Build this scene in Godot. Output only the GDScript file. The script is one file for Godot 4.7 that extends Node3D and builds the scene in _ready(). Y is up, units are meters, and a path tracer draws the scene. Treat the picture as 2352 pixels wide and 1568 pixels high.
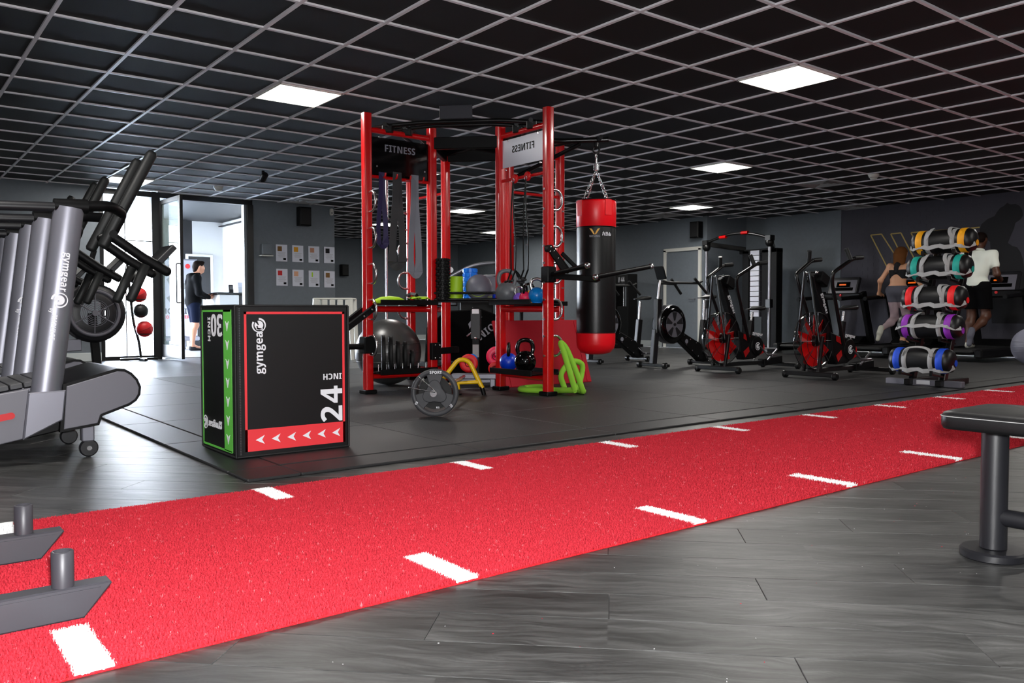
extends Node3D
# A gym: red functional rig, turf track, treadmills, bikes and people under a black tile ceiling.
var M := {}
var used := {}
var rng := RandomNumberGenerator.new()

# ---------------------------------------------------------------- shape helpers
func S() -> SurfaceTool:
	var st := SurfaceTool.new()
	st.begin(Mesh.PRIMITIVE_TRIANGLES)
	return st

func tri(st: SurfaceTool, a: Vector3, b: Vector3, c: Vector3) -> void:
	st.add_vertex(a); st.add_vertex(c); st.add_vertex(b)

func quad(st: SurfaceTool, a: Vector3, b: Vector3, c: Vector3, d: Vector3) -> void:
	tri(st, a, b, c); tri(st, a, c, d)

func flat(st: SurfaceTool) -> void: st.set_smooth_group(0xFFFFFFFF)
func smooth(st: SurfaceTool, g := 1) -> void: st.set_smooth_group(g)

func ring_join(st: SurfaceTool, r0: PackedVector3Array, r1: PackedVector3Array) -> void:
	var n := r0.size()
	for i in n:
		var j := (i + 1) % n
		quad(st, r0[i], r0[j], r1[j], r1[i])

func fan(st: SurfaceTool, r: PackedVector3Array, rev: bool) -> void:
	var c := Vector3.ZERO
	for v in r: c += v
	c /= r.size()
	for i in r.size():
		var j := (i + 1) % r.size()
		if rev: tri(st, c, r[j], r[i])
		else: tri(st, c, r[i], r[j])

# axis aligned (or turned) box with chamfered edges
func box(st: SurfaceTool, c: Vector3, s: Vector3, b := Basis.IDENTITY, ch := -1.0) -> void:
	var h := s / 2.0
	if ch < 0.0: ch = minf(0.006, minf(h.x, minf(h.y, h.z)) * 0.35)
	flat(st)
	if ch <= 0.0:
		var p := []
		for k in 8: p.append(c + b * Vector3(h.x if k & 1 else -h.x, h.y if k & 2 else -h.y, h.z if k & 4 else -h.z))
		for q in [[0, 2, 3, 1], [4, 5, 7, 6], [0, 1, 5, 4], [2, 6, 7, 3], [0, 4, 6, 2], [1, 3, 7, 5]]:
			quad(st, p[q[0]], p[q[1]], p[q[2]], p[q[3]])
		return
	var rings := []
	for lv in [[-h.y, ch], [-h.y + ch, 0.0], [h.y - ch, 0.0], [h.y, ch]]:
		var ix: float = h.x - lv[1]
		var iz: float = h.z - lv[1]
		var r := PackedVector3Array()
		for q in [[1, 1, 0], [1, 1, 1], [-1, 1, 1], [-1, 1, 0], [-1, -1, 0], [-1, -1, 1], [1, -1, 1], [1, -1, 0]]:
			var dx: float = ix - (ch if q[2] == 1 else 0.0)
			var dz: float = iz - (ch if q[2] == 0 else 0.0)
			r.append(c + b * Vector3(q[0] * dx, lv[0], q[1] * dz))
		r.reverse()
		rings.append(r)
	for i in 3: ring_join(st, rings[i], rings[i + 1])
	fan(st, rings[0], true); fan(st, rings[3], false)

# box between two points with a given width (sideways) and height
func beam(st: SurfaceTool, a: Vector3, e: Vector3, w: float, h: float, up := Vector3.UP, ch := -1.0) -> void:
	var x := (e - a).normalized()
	var z := x.cross(up)
	if z.length() < 0.01: z = x.cross(Vector3.RIGHT)
	z = z.normalized()
	var y := z.cross(x).normalized()
	box(st, (a + e) / 2.0, Vector3((e - a).length(), h, w), Basis(x, y, z), ch)

func circle(r: float, n: int) -> PackedVector2Array:
	var p := PackedVector2Array()
	for i in n: p.append(Vector2(cos(TAU * i / n), sin(TAU * i / n)) * r)
	return p

func rrect(w: float, h: float, r: float, k := 3) -> PackedVector2Array:
	var p := PackedVector2Array()
	for q in 4:
		var cx: float = (w / 2 - r) * (1 if q in [0, 3] else -1)
		var cy: float = (h / 2 - r) * (1 if q < 2 else -1)
		for i in k + 1:
			var a := PI / 2 * (q + float(i) / k)
			p.append(Vector2(cx + cos(a) * r, cy + sin(a) * r))
	return p

# sweep a 2D outline along a polyline; up fixes the outline's y
func sweep(st: SurfaceTool, pts: Array, prof: PackedVector2Array, closed := false, up := Vector3.UP, scales := [], caps := true, round_ := true) -> void:
	var n := pts.size()
	var rings := []
	var prev_y := up
	for i in n:
		var p: Vector3 = pts[i]
		var d: Vector3
		var d0: Vector3 = p - pts[(i - 1 + n) % n] if (i > 0 or closed) else pts[1] - p
		var d1: Vector3 = pts[(i + 1) % n] - p if (i < n - 1 or closed) else p - pts[n - 2]
		d = (d0.normalized() + d1.normalized()).normalized()
		if d.length() < 0.5: d = d1.normalized()
		var y := prev_y - d * prev_y.dot(d)
		if y.length() < 0.05:
			y = Vector3.RIGHT - d * d.x
			if y.length() < 0.05: y = Vector3.BACK - d * d.z
		y = y.normalized()
		prev_y = y
		var x := y.cross(d).normalized()
		var k := 1.0 / maxf(0.5, sqrt((1.0 + d0.normalized().dot(d1.normalized())) / 2.0)) if n > 2 else 1.0
		if prof.size() > 9: k = 1.0
		var sc: float = scales[i] if scales.size() else 1.0
		var r := PackedVector3Array()
		for v in prof: r.append(p + (x * v.x + y * v.y) * sc * k)
		rings.append(r)
	if round_: smooth(st)
	else: flat(st)
	for i in n - 1: ring_join(st, rings[i], rings[i + 1])
	if closed: ring_join(st, rings[n - 1], rings[0])
	elif caps:
		flat(st)
		fan(st, rings[0], true); fan(st, rings[n - 1], false)

func tube(st: SurfaceTool, pts: Array, r: float, seg := 10, closed := false) -> void:
	sweep(st, pts, circle(r, seg), closed)

func taper(st: SurfaceTool, pts: Array, rs: Array, seg := 10) -> void:
	sweep(st, pts, circle(1.0, seg), false, Vector3.UP, rs)

# rounds the corners of a polyline
func bend(pts: Array, r: float, k := 5, closed := false) -> Array:
	var out := []
	var n := pts.size()
	for i in n:
		if not closed and (i == 0 or i == n - 1):
			out.append(pts[i]); continue
		var p: Vector3 = pts[i]
		var a: Vector3 = pts[(i - 1 + n) % n] - p
		var b: Vector3 = pts[(i + 1) % n] - p
		var d := minf(r, minf(a.length(), b.length()) * 0.49)
		var pa := p + a.normalized() * d
		var pb := p + b.normalized() * d
		for j in k + 1:
			var t := float(j) / k
			out.append(pa.lerp(p, t).lerp(p.lerp(pb, t), t))
	return out

func curve(pts: Array, per := 6, closed := false) -> Array:
	var out := []
	var n := pts.size()
	for i in (n if closed else n - 1):
		var p0: Vector3 = pts[(i - 1 + n) % n] if (i > 0 or closed) else pts[0]
		var p1: Vector3 = pts[i]
		var p2: Vector3 = pts[(i + 1) % n]
		var p3: Vector3 = pts[(i + 2) % n] if (i + 2 < n or closed) else pts[n - 1]
		for j in per: out.append(p1.cubic_interpolate(p2, p0, p3, float(j) / per))
	if not closed: out.append(pts[n - 1])
	return out

# profile: [radius, height] pairs from the bottom up, spun about axis y of b
func lathe(st: SurfaceTool, prof: Array, c := Vector3.ZERO, b := Basis.IDENTITY, seg := 20, sharp := false) -> void:
	var rings := []
	for q in prof:
		var r := PackedVector3Array()
		for i in seg:
			var a := -TAU * i / seg
			r.append(c + b * Vector3(cos(a) * q[0], q[1], sin(a) * q[0]))
		rings.append(r)
	for i in prof.size() - 1:
		if sharp: smooth(st, i + 2)
		else: smooth(st)
		var n := seg
		for k in n:
			var j := (k + 1) % n
			if prof[i][0] < 1e-5: tri(st, rings[i][0], rings[i + 1][j], rings[i + 1][k])
			elif prof[i + 1][0] < 1e-5: tri(st, rings[i][k], rings[i][j], rings[i + 1][0])
			else: quad(st, rings[i][k], rings[i][j], rings[i + 1][j], rings[i + 1][k])

func cyl(st: SurfaceTool, c: Vector3, r: float, h: float, b := Basis.IDENTITY, seg := 20, ch := 0.0) -> void:
	var e := minf(maxf(ch, 0.0), minf(r, h / 2) * 0.9)
	if e > 0.0: lathe(st, [[0.0, -h / 2], [r - e, -h / 2], [r, -h / 2 + e], [r, h / 2 - e], [r - e, h / 2], [0.0, h / 2]], c, b, seg, true)
	else: lathe(st, [[0.0, -h / 2], [r, -h / 2], [r, h / 2], [0.0, h / 2]], c, b, seg, true)

func ball(st: SurfaceTool, c: Vector3, r: Vector3, b := Basis.IDENTITY, seg := 18) -> void:
	var prof := []
	var n := seg / 2
	for i in n + 1:
		var a := -PI / 2 + PI * i / n
		prof.append([cos(a) if i > 0 and i < n else 0.0, sin(a)])
	lathe(st, prof, c, b * Basis.from_scale(r), seg)

func torus(st: SurfaceTool, c: Vector3, R: float, r: float, b := Basis.IDENTITY, seg := 24, s2 := 8) -> void:
	var pts := []
	for i in seg: pts.append(c + b * Vector3(cos(TAU * i / seg) * R, 0, sin(TAU * i / seg) * R))
	sweep(st, pts, circle(r, s2), true, b.y)

func area2(p: PackedVector2Array) -> float:
	var a := 0.0
	for i in p.size(): a += p[i].cross(p[(i + 1) % p.size()])
	return a

# extrudes a 2D outline (x, y) by depth along z, centred, through basis b
func extrude(st: SurfaceTool, poly: PackedVector2Array, depth: float, c := Vector3.ZERO, b := Basis.IDENTITY, round_ := false, ch := 0.0) -> void:
	var p := poly
	if area2(p) < 0.0: p.reverse()
	var inner := p
	if ch > 0.0:
		var o := Geometry2D.offset_polygon(p, -ch, Geometry2D.JOIN_MITER)
		if o.size() == 1 and o[0].size() == p.size():
			inner = o[0]
			if area2(inner) < 0.0: inner.reverse()
			# line both outlines up
			var best := 0
			for i in inner.size():
				if inner[i].distance_to(p[0]) < inner[best].distance_to(p[0]): best = i
			var q := PackedVector2Array()
			for i in inner.size(): q.append(inner[(i + best) % inner.size()])
			inner = q
		else: ch = 0.0
	var z := depth / 2
	var f := PackedVector3Array(); var k := PackedVector3Array(); var fi := PackedVector3Array(); var ki := PackedVector3Array()
	for v in p:
		f.append(c + b * Vector3(v.x, v.y, z - ch)); k.append(c + b * Vector3(v.x, v.y, -z + ch))
	for v in inner:
		fi.append(c + b * Vector3(v.x, v.y, z)); ki.append(c + b * Vector3(v.x, v.y, -z))
	var idx := Geometry2D.triangulate_polygon(inner)
	flat(st)
	for i in range(0, idx.size(), 3):
		var a := idx[i]; var e := idx[i + 1]; var g := idx[i + 2]
		if (inner[e] - inner[a]).cross(inner[g] - inner[a]) < 0.0:
			var t := e; e = g; g = t
		tri(st, fi[a], fi[e], fi[g]); tri(st, ki[a], ki[g], ki[e])
	if round_: smooth(st, 3)
	for i in p.size():
		var j := (i + 1) % p.size()
		quad(st, k[i], k[j], f[j], f[i])
		if ch > 0.0:
			quad(st, f[i], f[j], fi[j], fi[i])
			quad(st, ki[i], ki[j], k[j], k[i])

func P2(a: Array) -> PackedVector2Array:
	var p := PackedVector2Array()
	for i in range(0, a.size(), 2): p.append(Vector2(a[i], a[i + 1]))
	return p

func V(a: Array) -> Array:
	var p := []
	for i in range(0, a.size(), 3): p.append(Vector3(a[i], a[i + 1], a[i + 2]))
	return p

func rotx(d: float) -> Basis: return Basis(Vector3.RIGHT, deg_to_rad(d))
func roty(d: float) -> Basis: return Basis(Vector3.UP, deg_to_rad(d))
func rotz(d: float) -> Basis: return Basis(Vector3.BACK, deg_to_rad(d))
# basis whose y runs along d
func along(d: Vector3) -> Basis:
	var y := d.normalized()
	var x := y.cross(Vector3.BACK)
	if x.length() < 0.05: x = y.cross(Vector3.RIGHT)
	x = x.normalized()
	return Basis(x, y, x.cross(y).normalized())

# ---------------------------------------------------------------- nodes
func numbered(called: String) -> String:
	var n: int = used.get(called, -1) + 1
	used[called] = n
	return called if n == 0 else "%s_%03d" % [called, n]

func mesh_of(st: SurfaceTool, m: Material) -> ArrayMesh:
	st.generate_normals()
	st.index()
	var a := st.commit()
	a.surface_set_material(0, m)
	return a

func part(parent: Node, called: String, st: SurfaceTool, m: Material, label := "") -> MeshInstance3D:
	var o := MeshInstance3D.new()
	o.name = called
	o.mesh = mesh_of(st, m)
	if label: o.set_meta("label", label)
	parent.add_child(o, true)
	return o

func put(parent: Node, called: String, mesh: Mesh, at: Vector3, b := Basis.IDENTITY, m: Material = null) -> MeshInstance3D:
	var o := MeshInstance3D.new()
	o.name = called
	o.mesh = mesh
	o.transform = Transform3D(b, at)
	if m: o.material_override = m
	parent.add_child(o, true)
	return o

func thing(called: String, label: String, category: String, at := Vector3.ZERO, turn := 0.0, group := "") -> Node3D:
	var o := Node3D.new()
	o.name = numbered(called)
	add_child(o)
	o.position = at
	o.rotation_degrees.y = turn
	o.set_meta("label", label); o.set_meta("category", category)
	if group: o.set_meta("group", group)
	return o

func copy(o: Node3D, label: String, at: Vector3, turn: float) -> Node3D:
	var called: String = o.name
	if called.right(3).is_valid_int(): called = called.left(-4)
	var c: Node3D = o.duplicate()
	c.name = numbered(called)
	add_child(c)
	c.position = at
	c.rotation_degrees.y = turn
	c.set_meta("label", label)
	return c

func setting(called: String) -> Node3D:
	var o := Node3D.new()
	o.name = called
	o.set_meta("kind", "structure")
	add_child(o)
	return o

var fonts := {}
func text(parent: Node, words: String, size: float, at: Vector3, b: Basis, m: Material, bold := false, called := "lettering", font := "Droid Sans") -> MeshInstance3D:
	var key := font + ("b" if bold else "")
	if not fonts.has(key):
		var f := SystemFont.new()
		f.font_names = PackedStringArray([font])
		if bold: f.font_weight = 700
		fonts[key] = f
	var t := TextMesh.new()
	t.text = words
	t.font = fonts[key]
	t.font_size = 32
	t.pixel_size = size / 32.0
	t.depth = 0.0015
	t.curve_step = 2.0
	t.material = m
	return put(parent, called, t, at, b)

# ---------------------------------------------------------------- materials
func mat(key: String, c: Color, rough := 0.5, metal := 0.0) -> StandardMaterial3D:
	var m := StandardMaterial3D.new()
	m.albedo_color = c
	m.roughness = rough
	m.metallic = metal
	m.resource_name = key
	M[key] = m
	return m

func noise_img(w: int, h: int, fx: float, fy: float, seed_: int, oct := 4) -> Image:
	var n := FastNoiseLite.new()
	n.seed = seed_; n.frequency = 1.0; n.fractal_octaves = oct
	n.noise_type = FastNoiseLite.TYPE_SIMPLEX
	var im := Image.create(w, h, false, Image.FORMAT_RGB8)
	for y in h:
		for x in w:
			# wraps in x and y by walking a torus
			var a := TAU * x / w
			var e := TAU * y / h
			var v := n.get_noise_3d(cos(a) * fx + 7.0, sin(a) * fx + cos(e) * fy, sin(e) * fy) * 0.5 + 0.5
			im.set_pixel(x, y, Color(v, v, v))
	return im

func bump_tex(im: Image, s: float) -> ImageTexture:
	var i: Image = im.duplicate()
	i.bump_map_to_normal_map(s)
	return ImageTexture.create_from_image(i)

func speckle(w: int, base: Color, specks: Array, seed_: int, jitter := 0.04) -> Image:
	var r := RandomNumberGenerator.new()
	r.seed = seed_
	var im := Image.create(w, w, false, Image.FORMAT_RGB8)
	for y in w:
		for x in w:
			var k := 1.0 + r.randf_range(-jitter, jitter)
			im.set_pixel(x, y, Color(base.r * k, base.g * k, base.b * k))
	for s in specks:
		for i in int(s[1]):
			var x := r.randi() % w
			var y := r.randi() % w
			var q := r.randi_range(1, int(s[2]))
			im.fill_rect(Rect2i(x, y, q, r.randi_range(1, int(s[2]))), s[0])
	return im

func tri_tex(m: StandardMaterial3D, im: Image, per_metre: float, world := true) -> void:
	m.albedo_texture = ImageTexture.create_from_image(im)
	m.albedo_color = Color.WHITE
	m.uv1_triplanar = true
	m.uv1_world_triplanar = world
	m.uv1_scale = Vector3.ONE * per_metre

func relief(m: StandardMaterial3D, tex: Texture2D, amount: float) -> void:
	m.normal_enabled = true
	m.normal_texture = tex
	m.normal_scale = amount
# ---------------------------------------------------------------- scene
const CEIL := 2.685
const BACK := -14.1
func _ready() -> void:
	rng.seed = 11
	var cam := Camera3D.new()
	cam.name = "camera"
	cam.position = Vector3(0, 0.735, 0)
	cam.rotation_degrees = Vector3(-1.973, -38.107, -0.084)
	cam.fov = 44.768
	cam.near = 0.02
	cam.far = 200.0
	add_child(cam)
	cam.current = true
	var we := WorldEnvironment.new()
	we.name = "environment"
	var e := Environment.new()
	e.background_mode = Environment.BG_SKY
	var sm := ProceduralSkyMaterial.new()
	sm.sky_top_color = Color(0.80, 0.88, 1.0)
	sm.sky_horizon_color = Color(0.96, 0.98, 1.0)
	sm.ground_bottom_color = Color(0.6, 0.6, 0.6)
	sm.ground_horizon_color = Color(0.9, 0.9, 0.9)
	sm.sky_energy_multiplier = 6.5
	sm.ground_energy_multiplier = 4.0
	var sky := Sky.new()
	sky.sky_material = sm
	e.sky = sky
	e.tonemap_mode = Environment.TONE_MAPPER_LINEAR
	e.tonemap_exposure = 1.0
	e.sdfgi_enabled = true
	e.ssao_enabled = true
	e.ssil_enabled = true
	we.environment = e
	add_child(we)
	# the photographer's flash, just above the lens
	var flash := OmniLight3D.new()
	flash.name = "camera_flash"
	flash.position = Vector3(0.02, 0.80, 0.03)
	flash.light_energy = 14.0
	flash.light_size = 0.03
	flash.omni_range = 40.0
	flash.omni_attenuation = 2.0
	flash.shadow_enabled = true
	add_child(flash)
	materials()
	build_lights()
	build_room()
	build_floor()
	build_lobby()
	build_plyo_box()
	build_treadmills()
	build_sled()
	build_bench()
	build_rig()
	build_rig_goods()
	build_machines()
	build_sandbags()
	build_centre_back()
	build_people()
	build_details()
func materials() -> void:
	var m: StandardMaterial3D
	m = mat("red_paint", Color(0.80, 0.012, 0.03), 0.28)
	m.clearcoat_enabled = true; m.clearcoat = 0.6; m.clearcoat_roughness = 0.12
	m = mat("black_paint", Color(0.03, 0.03, 0.034), 0.3)
	m = mat("black_satin", Color(0.04, 0.04, 0.045), 0.45)
	m.metallic_specular = 0.3
	m = mat("black_matte", Color(0.03, 0.03, 0.032), 0.8)
	m.metallic_specular = 0.15
	mat("plate_grey", Color(0.235, 0.235, 0.25), 0.5)
	mat("slate", Color(0.19, 0.19, 0.22), 0.5)
	mat("rope_green", Color(0.56, 0.80, 0.21), 0.85)
	mat("black_gloss", Color(0.02, 0.02, 0.022), 0.08)
	var grit := noise_img(256, 256, 9.0, 9.0, 3, 4)
	var grit_n := bump_tex(grit, 6.0)
	m = mat("rubber", Color(0.06, 0.06, 0.065), 0.62)
	m.uv1_triplanar = true; m.uv1_scale = Vector3.ONE * 6.0
	relief(m, grit_n, 0.3)
	m = mat("vinyl_black", Color(0.035, 0.035, 0.042), 0.42)
	m.uv1_triplanar = true; m.uv1_scale = Vector3.ONE * 9.0
	relief(m, grit_n, 0.16)
	m = mat("vinyl_bag", Color(0.025, 0.025, 0.03), 0.36)
	m.uv1_triplanar = true; m.uv1_scale = Vector3.ONE * 3.0
	relief(m, grit_n, 0.12)
	m = mat("vinyl_red", Color(0.93, 0.05, 0.11), 0.35)
	m = mat("chrome", Color(0.86, 0.86, 0.87), 0.24, 1.0)
	mat("steel", Color(0.62, 0.62, 0.64), 0.3, 1.0)
	mat("silver", Color(0.54, 0.54, 0.58), 0.38, 0.6)
	mat("silver_plastic", Color(0.42, 0.415, 0.45), 0.42)
	mat("dark_plastic", Color(0.10, 0.10, 0.115), 0.4)
	mat("sled_grey", Color(0.255, 0.25, 0.275), 0.42, 0.1)
	mat("grip", Color(0.05, 0.06, 0.062), 0.55)
	mat("white_print", Color(0.93, 0.93, 0.95), 0.5)
	mat("grey_print", Color(0.5, 0.5, 0.54), 0.5)
	mat("box_red", Color(0.93, 0.22, 0.25), 0.5)
	mat("box_green", Color(0.40, 0.78, 0.30), 0.5)
	mat("yellow_paint", Color(0.95, 0.76, 0.03), 0.35)
	mat("white_paint", Color(0.88, 0.88, 0.85), 0.45)
	mat("frame_dark", Color(0.05, 0.055, 0.06), 0.35)
	mat("frame_grey", Color(0.42, 0.45, 0.47), 0.4, 0.3)
	m = mat("glass", Color(0.85, 0.95, 0.92, 0.10), 0.02)
	m.transparency = BaseMaterial3D.TRANSPARENCY_ALPHA
	m = mat("smoked", Color(0.02, 0.03, 0.03, 0.55), 0.03)
	m.transparency = BaseMaterial3D.TRANSPARENCY_ALPHA
	m = mat("panel_glow", Color(0.95, 0.95, 0.95), 0.5)
	m.emission_enabled = true; m.emission = Color(1.0, 0.99, 0.97); m.emission_energy_multiplier = 3.0
	# painted walls: faint roller mottling
	var mott := Image.create(256, 256, false, Image.FORMAT_RGB8)
	var nm := noise_img(256, 256, 3.0, 3.0, 21, 5)
	for y in 256:
		for x in 256:
			var k := 0.97 + 0.06 * nm.get_pixel(x, y).r
			mott.set_pixel(x, y, Color(0.44 * k, 0.47 * k, 0.50 * k))
	m = mat("wall_grey", Color.WHITE, 0.7)
	tri_tex(m, mott, 0.6)
	mat("wall_brick", Color(0.245, 0.24, 0.28), 0.7)
	mat("wall_white", Color(0.86, 0.86, 0.85), 0.6)
	mat("wall_dark", Color(0.07, 0.07, 0.075), 0.6)
	mat("skirting", Color(0.80, 0.83, 0.83), 0.4)
	# black mineral ceiling tiles and their grid
	m = mat("ceiling_tile", Color.WHITE, 0.8)
	tri_tex(m, speckle(256, Color(0.072, 0.072, 0.08), [[Color(0.05, 0.05, 0.055), 900, 2], [Color(0.095, 0.095, 0.105), 700, 1]], 4), 1.2)
	mat("ceiling_bar", Color(0.93, 0.92, 0.94), 0.4)
	# rubber floor: plain slabs and flecked tiles
	m = mat("rubber_plain", Color.WHITE, 0.5)
	tri_tex(m, speckle(256, Color(0.125, 0.125, 0.13), [[Color(0.10, 0.10, 0.10), 500, 3], [Color(0.16, 0.16, 0.16), 300, 2]], 5), 1.5)
	m = mat("rubber_fleck", Color.WHITE, 0.55)
	tri_tex(m, speckle(512, Color(0.135, 0.135, 0.138), [[Color(0.07, 0.07, 0.07), 3600, 3], [Color(0.22, 0.22, 0.215), 3600, 2], [Color(0.42, 0.42, 0.40), 700, 2]], 6), 0.7)
	relief(m, bump_tex(speckle(512, Color(0.5, 0.5, 0.5), [[Color(0.35, 0.35, 0.35), 5000, 3], [Color(0.65, 0.65, 0.65), 5000, 2]], 9, 0.1), 4.0), 0.25)
	# turf
	m = mat("turf", Color.WHITE, 0.85)
	tri_tex(m, speckle(512, Color(0.82, 0.045, 0.115), [[Color(0.62, 0.015, 0.06), 11000, 2], [Color(0.93, 0.15, 0.22), 11000, 2], [Color(0.98, 0.45, 0.50), 1500, 1]], 7, 0.10), 1.15)
	relief(m, bump_tex(speckle(512, Color(0.5, 0.5, 0.5), [[Color(0.2, 0.2, 0.2), 9000, 2], [Color(0.8, 0.8, 0.8), 9000, 2]], 8, 0.2), 5.0), 0.8)
	m = mat("turf_blade", Color.WHITE, 0.75)
	m.vertex_color_use_as_albedo = true
	m.metallic_specular = 0.3
	m = mat("turf_white", Color(0.97, 0.97, 0.97), 0.85)
	# wood-look planks: streaks along local x, a few tones
	for k in 4:
		var im := Image.create(512, 256, false, Image.FORMAT_RGB8)
		var n := FastNoiseLite.new()
		n.seed = 40 + k; n.frequency = 1.0; n.fractal_octaves = 4
		var tone: float = [1.0, 0.91, 1.07, 0.96][k]
		for y in 256:
			for x in 512:
				var warp := n.get_noise_2d(x * 0.006, y * 0.012) * 14.0
				var g := n.get_noise_2d(x * 0.008, (y + warp) * 0.11) * 0.5 + n.get_noise_2d(x * 0.02 + 90.0, (y + warp) * 0.45) * 0.5
				var broad := n.get_noise_2d(x * 0.004 + 300.0, y * 0.016)
				var v := (0.245 + 0.19 * g + 0.08 * broad) * tone
				im.set_pixel(x, y, Color(v, v * 1.0, v * 0.99))
		m = mat("plank%d" % k, Color.WHITE, 0.41)
		m.albedo_texture = ImageTexture.create_from_image(im)
	mat("plank_base", Color(0.22, 0.22, 0.215), 0.4)
	mat("paving", Color(0.75, 0.75, 0.73), 0.8)
	mat("lobby_floor", Color(0.62, 0.62, 0.62), 0.35)
	# goods
	mat("ball_red", Color(0.80, 0.06, 0.09), 0.5)
	mat("ball_black", Color(0.05, 0.05, 0.055), 0.5)
	mat("ball_grey", Color(0.24, 0.24, 0.24), 0.3)
	mat("lime", Color(0.68, 0.86, 0.10), 0.5)
	mat("blue", Color(0.02, 0.22, 0.78), 0.35)
	mat("sky_blue", Color(0.05, 0.48, 0.92), 0.4)
	mat("cyan", Color(0.02, 0.48, 0.80), 0.3)
	mat("violet", Color(0.50, 0.34, 0.80), 0.4)
	mat("mustard", Color(0.85, 0.60, 0.02), 0.4)
	mat("pink", Color(0.90, 0.13, 0.33), 0.4)
	mat("kettle_grey", Color(0.40, 0.41, 0.43), 0.4)
	mat("bosu_grey", Color(0.44, 0.44, 0.49), 0.45)
	mat("mat_red", Color(0.72, 0.05, 0.14), 0.75)
	mat("band_purple", Color(0.16, 0.12, 0.30), 0.6)
	mat("band_charcoal", Color(0.23, 0.23, 0.24), 0.65)
	mat("band_grey", Color(0.48, 0.49, 0.53), 0.6)
	mat("strap_grey", Color(0.62, 0.62, 0.62), 0.8)
	mat("bag_yellow", Color(0.95, 0.65, 0.02), 0.6)
	mat("bag_teal", Color(0.03, 0.63, 0.57), 0.6)
	mat("bag_red", Color(0.92, 0.06, 0.08), 0.6)
	mat("bag_purple", Color(0.55, 0.16, 0.68), 0.6)
	mat("bag_blue", Color(0.05, 0.28, 0.78), 0.6)
	mat("fan_red", Color(0.72, 0.02, 0.03), 0.35)
	mat("skin_fair", Color(0.74, 0.52, 0.41), 0.55)
	mat("skin_tan", Color(0.88, 0.66, 0.52), 0.55)
	mat("skin_dark", Color(0.30, 0.18, 0.125), 0.5)
	mat("hair_brown", Color(0.44, 0.28, 0.15), 0.6)
	mat("hair_dark", Color(0.09, 0.06, 0.05), 0.6)
	mat("cloth_black", Color(0.045, 0.045, 0.05), 0.85)
	mat("cloth_navy", Color(0.06, 0.08, 0.14), 0.85)
	mat("cloth_white", Color(0.86, 0.88, 0.84), 0.85)
	mat("cloth_charcoal", Color(0.17, 0.17, 0.18), 0.85)
	mat("cloth_grey", Color(0.36, 0.36, 0.40), 0.85)
	mat("cloth_pale", Color(0.66, 0.58, 0.60), 0.85)
	mat("shoe_white", Color(0.75, 0.75, 0.70), 0.7)
	mat("paper", Color(0.86, 0.87, 0.92), 0.35)
	mat("cardboard", Color(0.5, 0.36, 0.18), 0.8)
	mat("mural_line", Color(0.72, 0.62, 0.34), 0.6)
	mat("mural_dark", Color(0.055, 0.055, 0.075), 0.7)
	m = mat("screen_glow", Color(0.08, 0.03, 0.01), 0.3)
	m.emission_enabled = true; m.emission = Color(1.0, 0.42, 0.08); m.emission_energy_multiplier = 0.8
	for k in M:
		if k.begins_with("cloth") or k.begins_with("hair"): M[k].metallic_specular = 0.15
# ---------------------------------------------------------------- light fittings
func build_lights() -> void:
	var cells := [[4, 2], [9, -3], [14, 2], [19, 7], [14, 12], [19, 17], [4, 12], [19, -3], [14, 17], [9, 7], [-1, -3], [4, -8], [-1, 7], [14, -8], [9, -13], [-1, -13]]
	var where := ["nearest on the left, in front of the red rig", "nearest on the right, above the turf", "in the middle distance above the indoor bike", "far right, next to the wall speaker", "seen between the rig towers, the nearer one", "seen between the rig towers, the farther one", "in front of the glass entrance door", "at the right edge of the photograph", "small and far, left of the left rig tower's bands", "half hidden behind the black sign of the rig", "above the nearest sled treadmill, out of the picture", "above the padded bench, out of the picture", "above the hindmost sled treadmill, out of the picture", "past the right edge, beyond the bench", "behind the photographer, on the bench side", "behind the photographer, on the sled side"]
	for k in cells.size():
		var c: Array = cells[k]
		var at := Vector3(0.4169 + 0.6 * (c[0] + 0.5), CEIL, -5.5706 - 0.6 * (c[1] + 0.5))
		var label: String = "bright square ceiling light panel " + where[k] if k < where.size() else "bright square ceiling light panel overhead, outside the view"
		var t := thing("ceiling_light", label, "ceiling light", at, 0.0, "square ceiling light panels")
		var st := S()
		for q in 4:
			var b := roty(90.0 * q)
			box(st, b * Vector3(0, -0.004, 0.285), Vector3(0.584, 0.02, 0.014), b, 0.002)
		part(t, "frame", st, M.white_paint)
		st = S()
		box(st, Vector3(0, 0.0, 0), Vector3(0.565, 0.006, 0.565), Basis.IDENTITY, 0.0)
		part(t, "diffuser", st, M.panel_glow)
		var l := AreaLight3D.new()
		l.name = "panel_light"
		l.area_size = Vector2(0.56, 0.56)
		l.light_energy = 4.2
		l.light_color = Color(1.0, 0.985, 0.96)
		l.area_range = 30.0
		l.area_attenuation = 2.0
		l.shadow_enabled = true
		l.rotation_degrees.x = -90
		l.position.y = -0.012
		t.add_child(l)

# ---------------------------------------------------------------- shell
func wall(called: String, a: Vector3, b: Vector3, m: Material) -> Node3D:
	# a, b: opposite corners
	var n := setting(called)
	var st := S()
	if called.begins_with("wall") and is_equal_approx(b.y, CEIL): b.y = CEIL + 0.12
	box(st, (a + b) / 2, (b - a).abs(), Basis.IDENTITY, 0.0)
	part(n, "panel", st, m)
	return n

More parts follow.
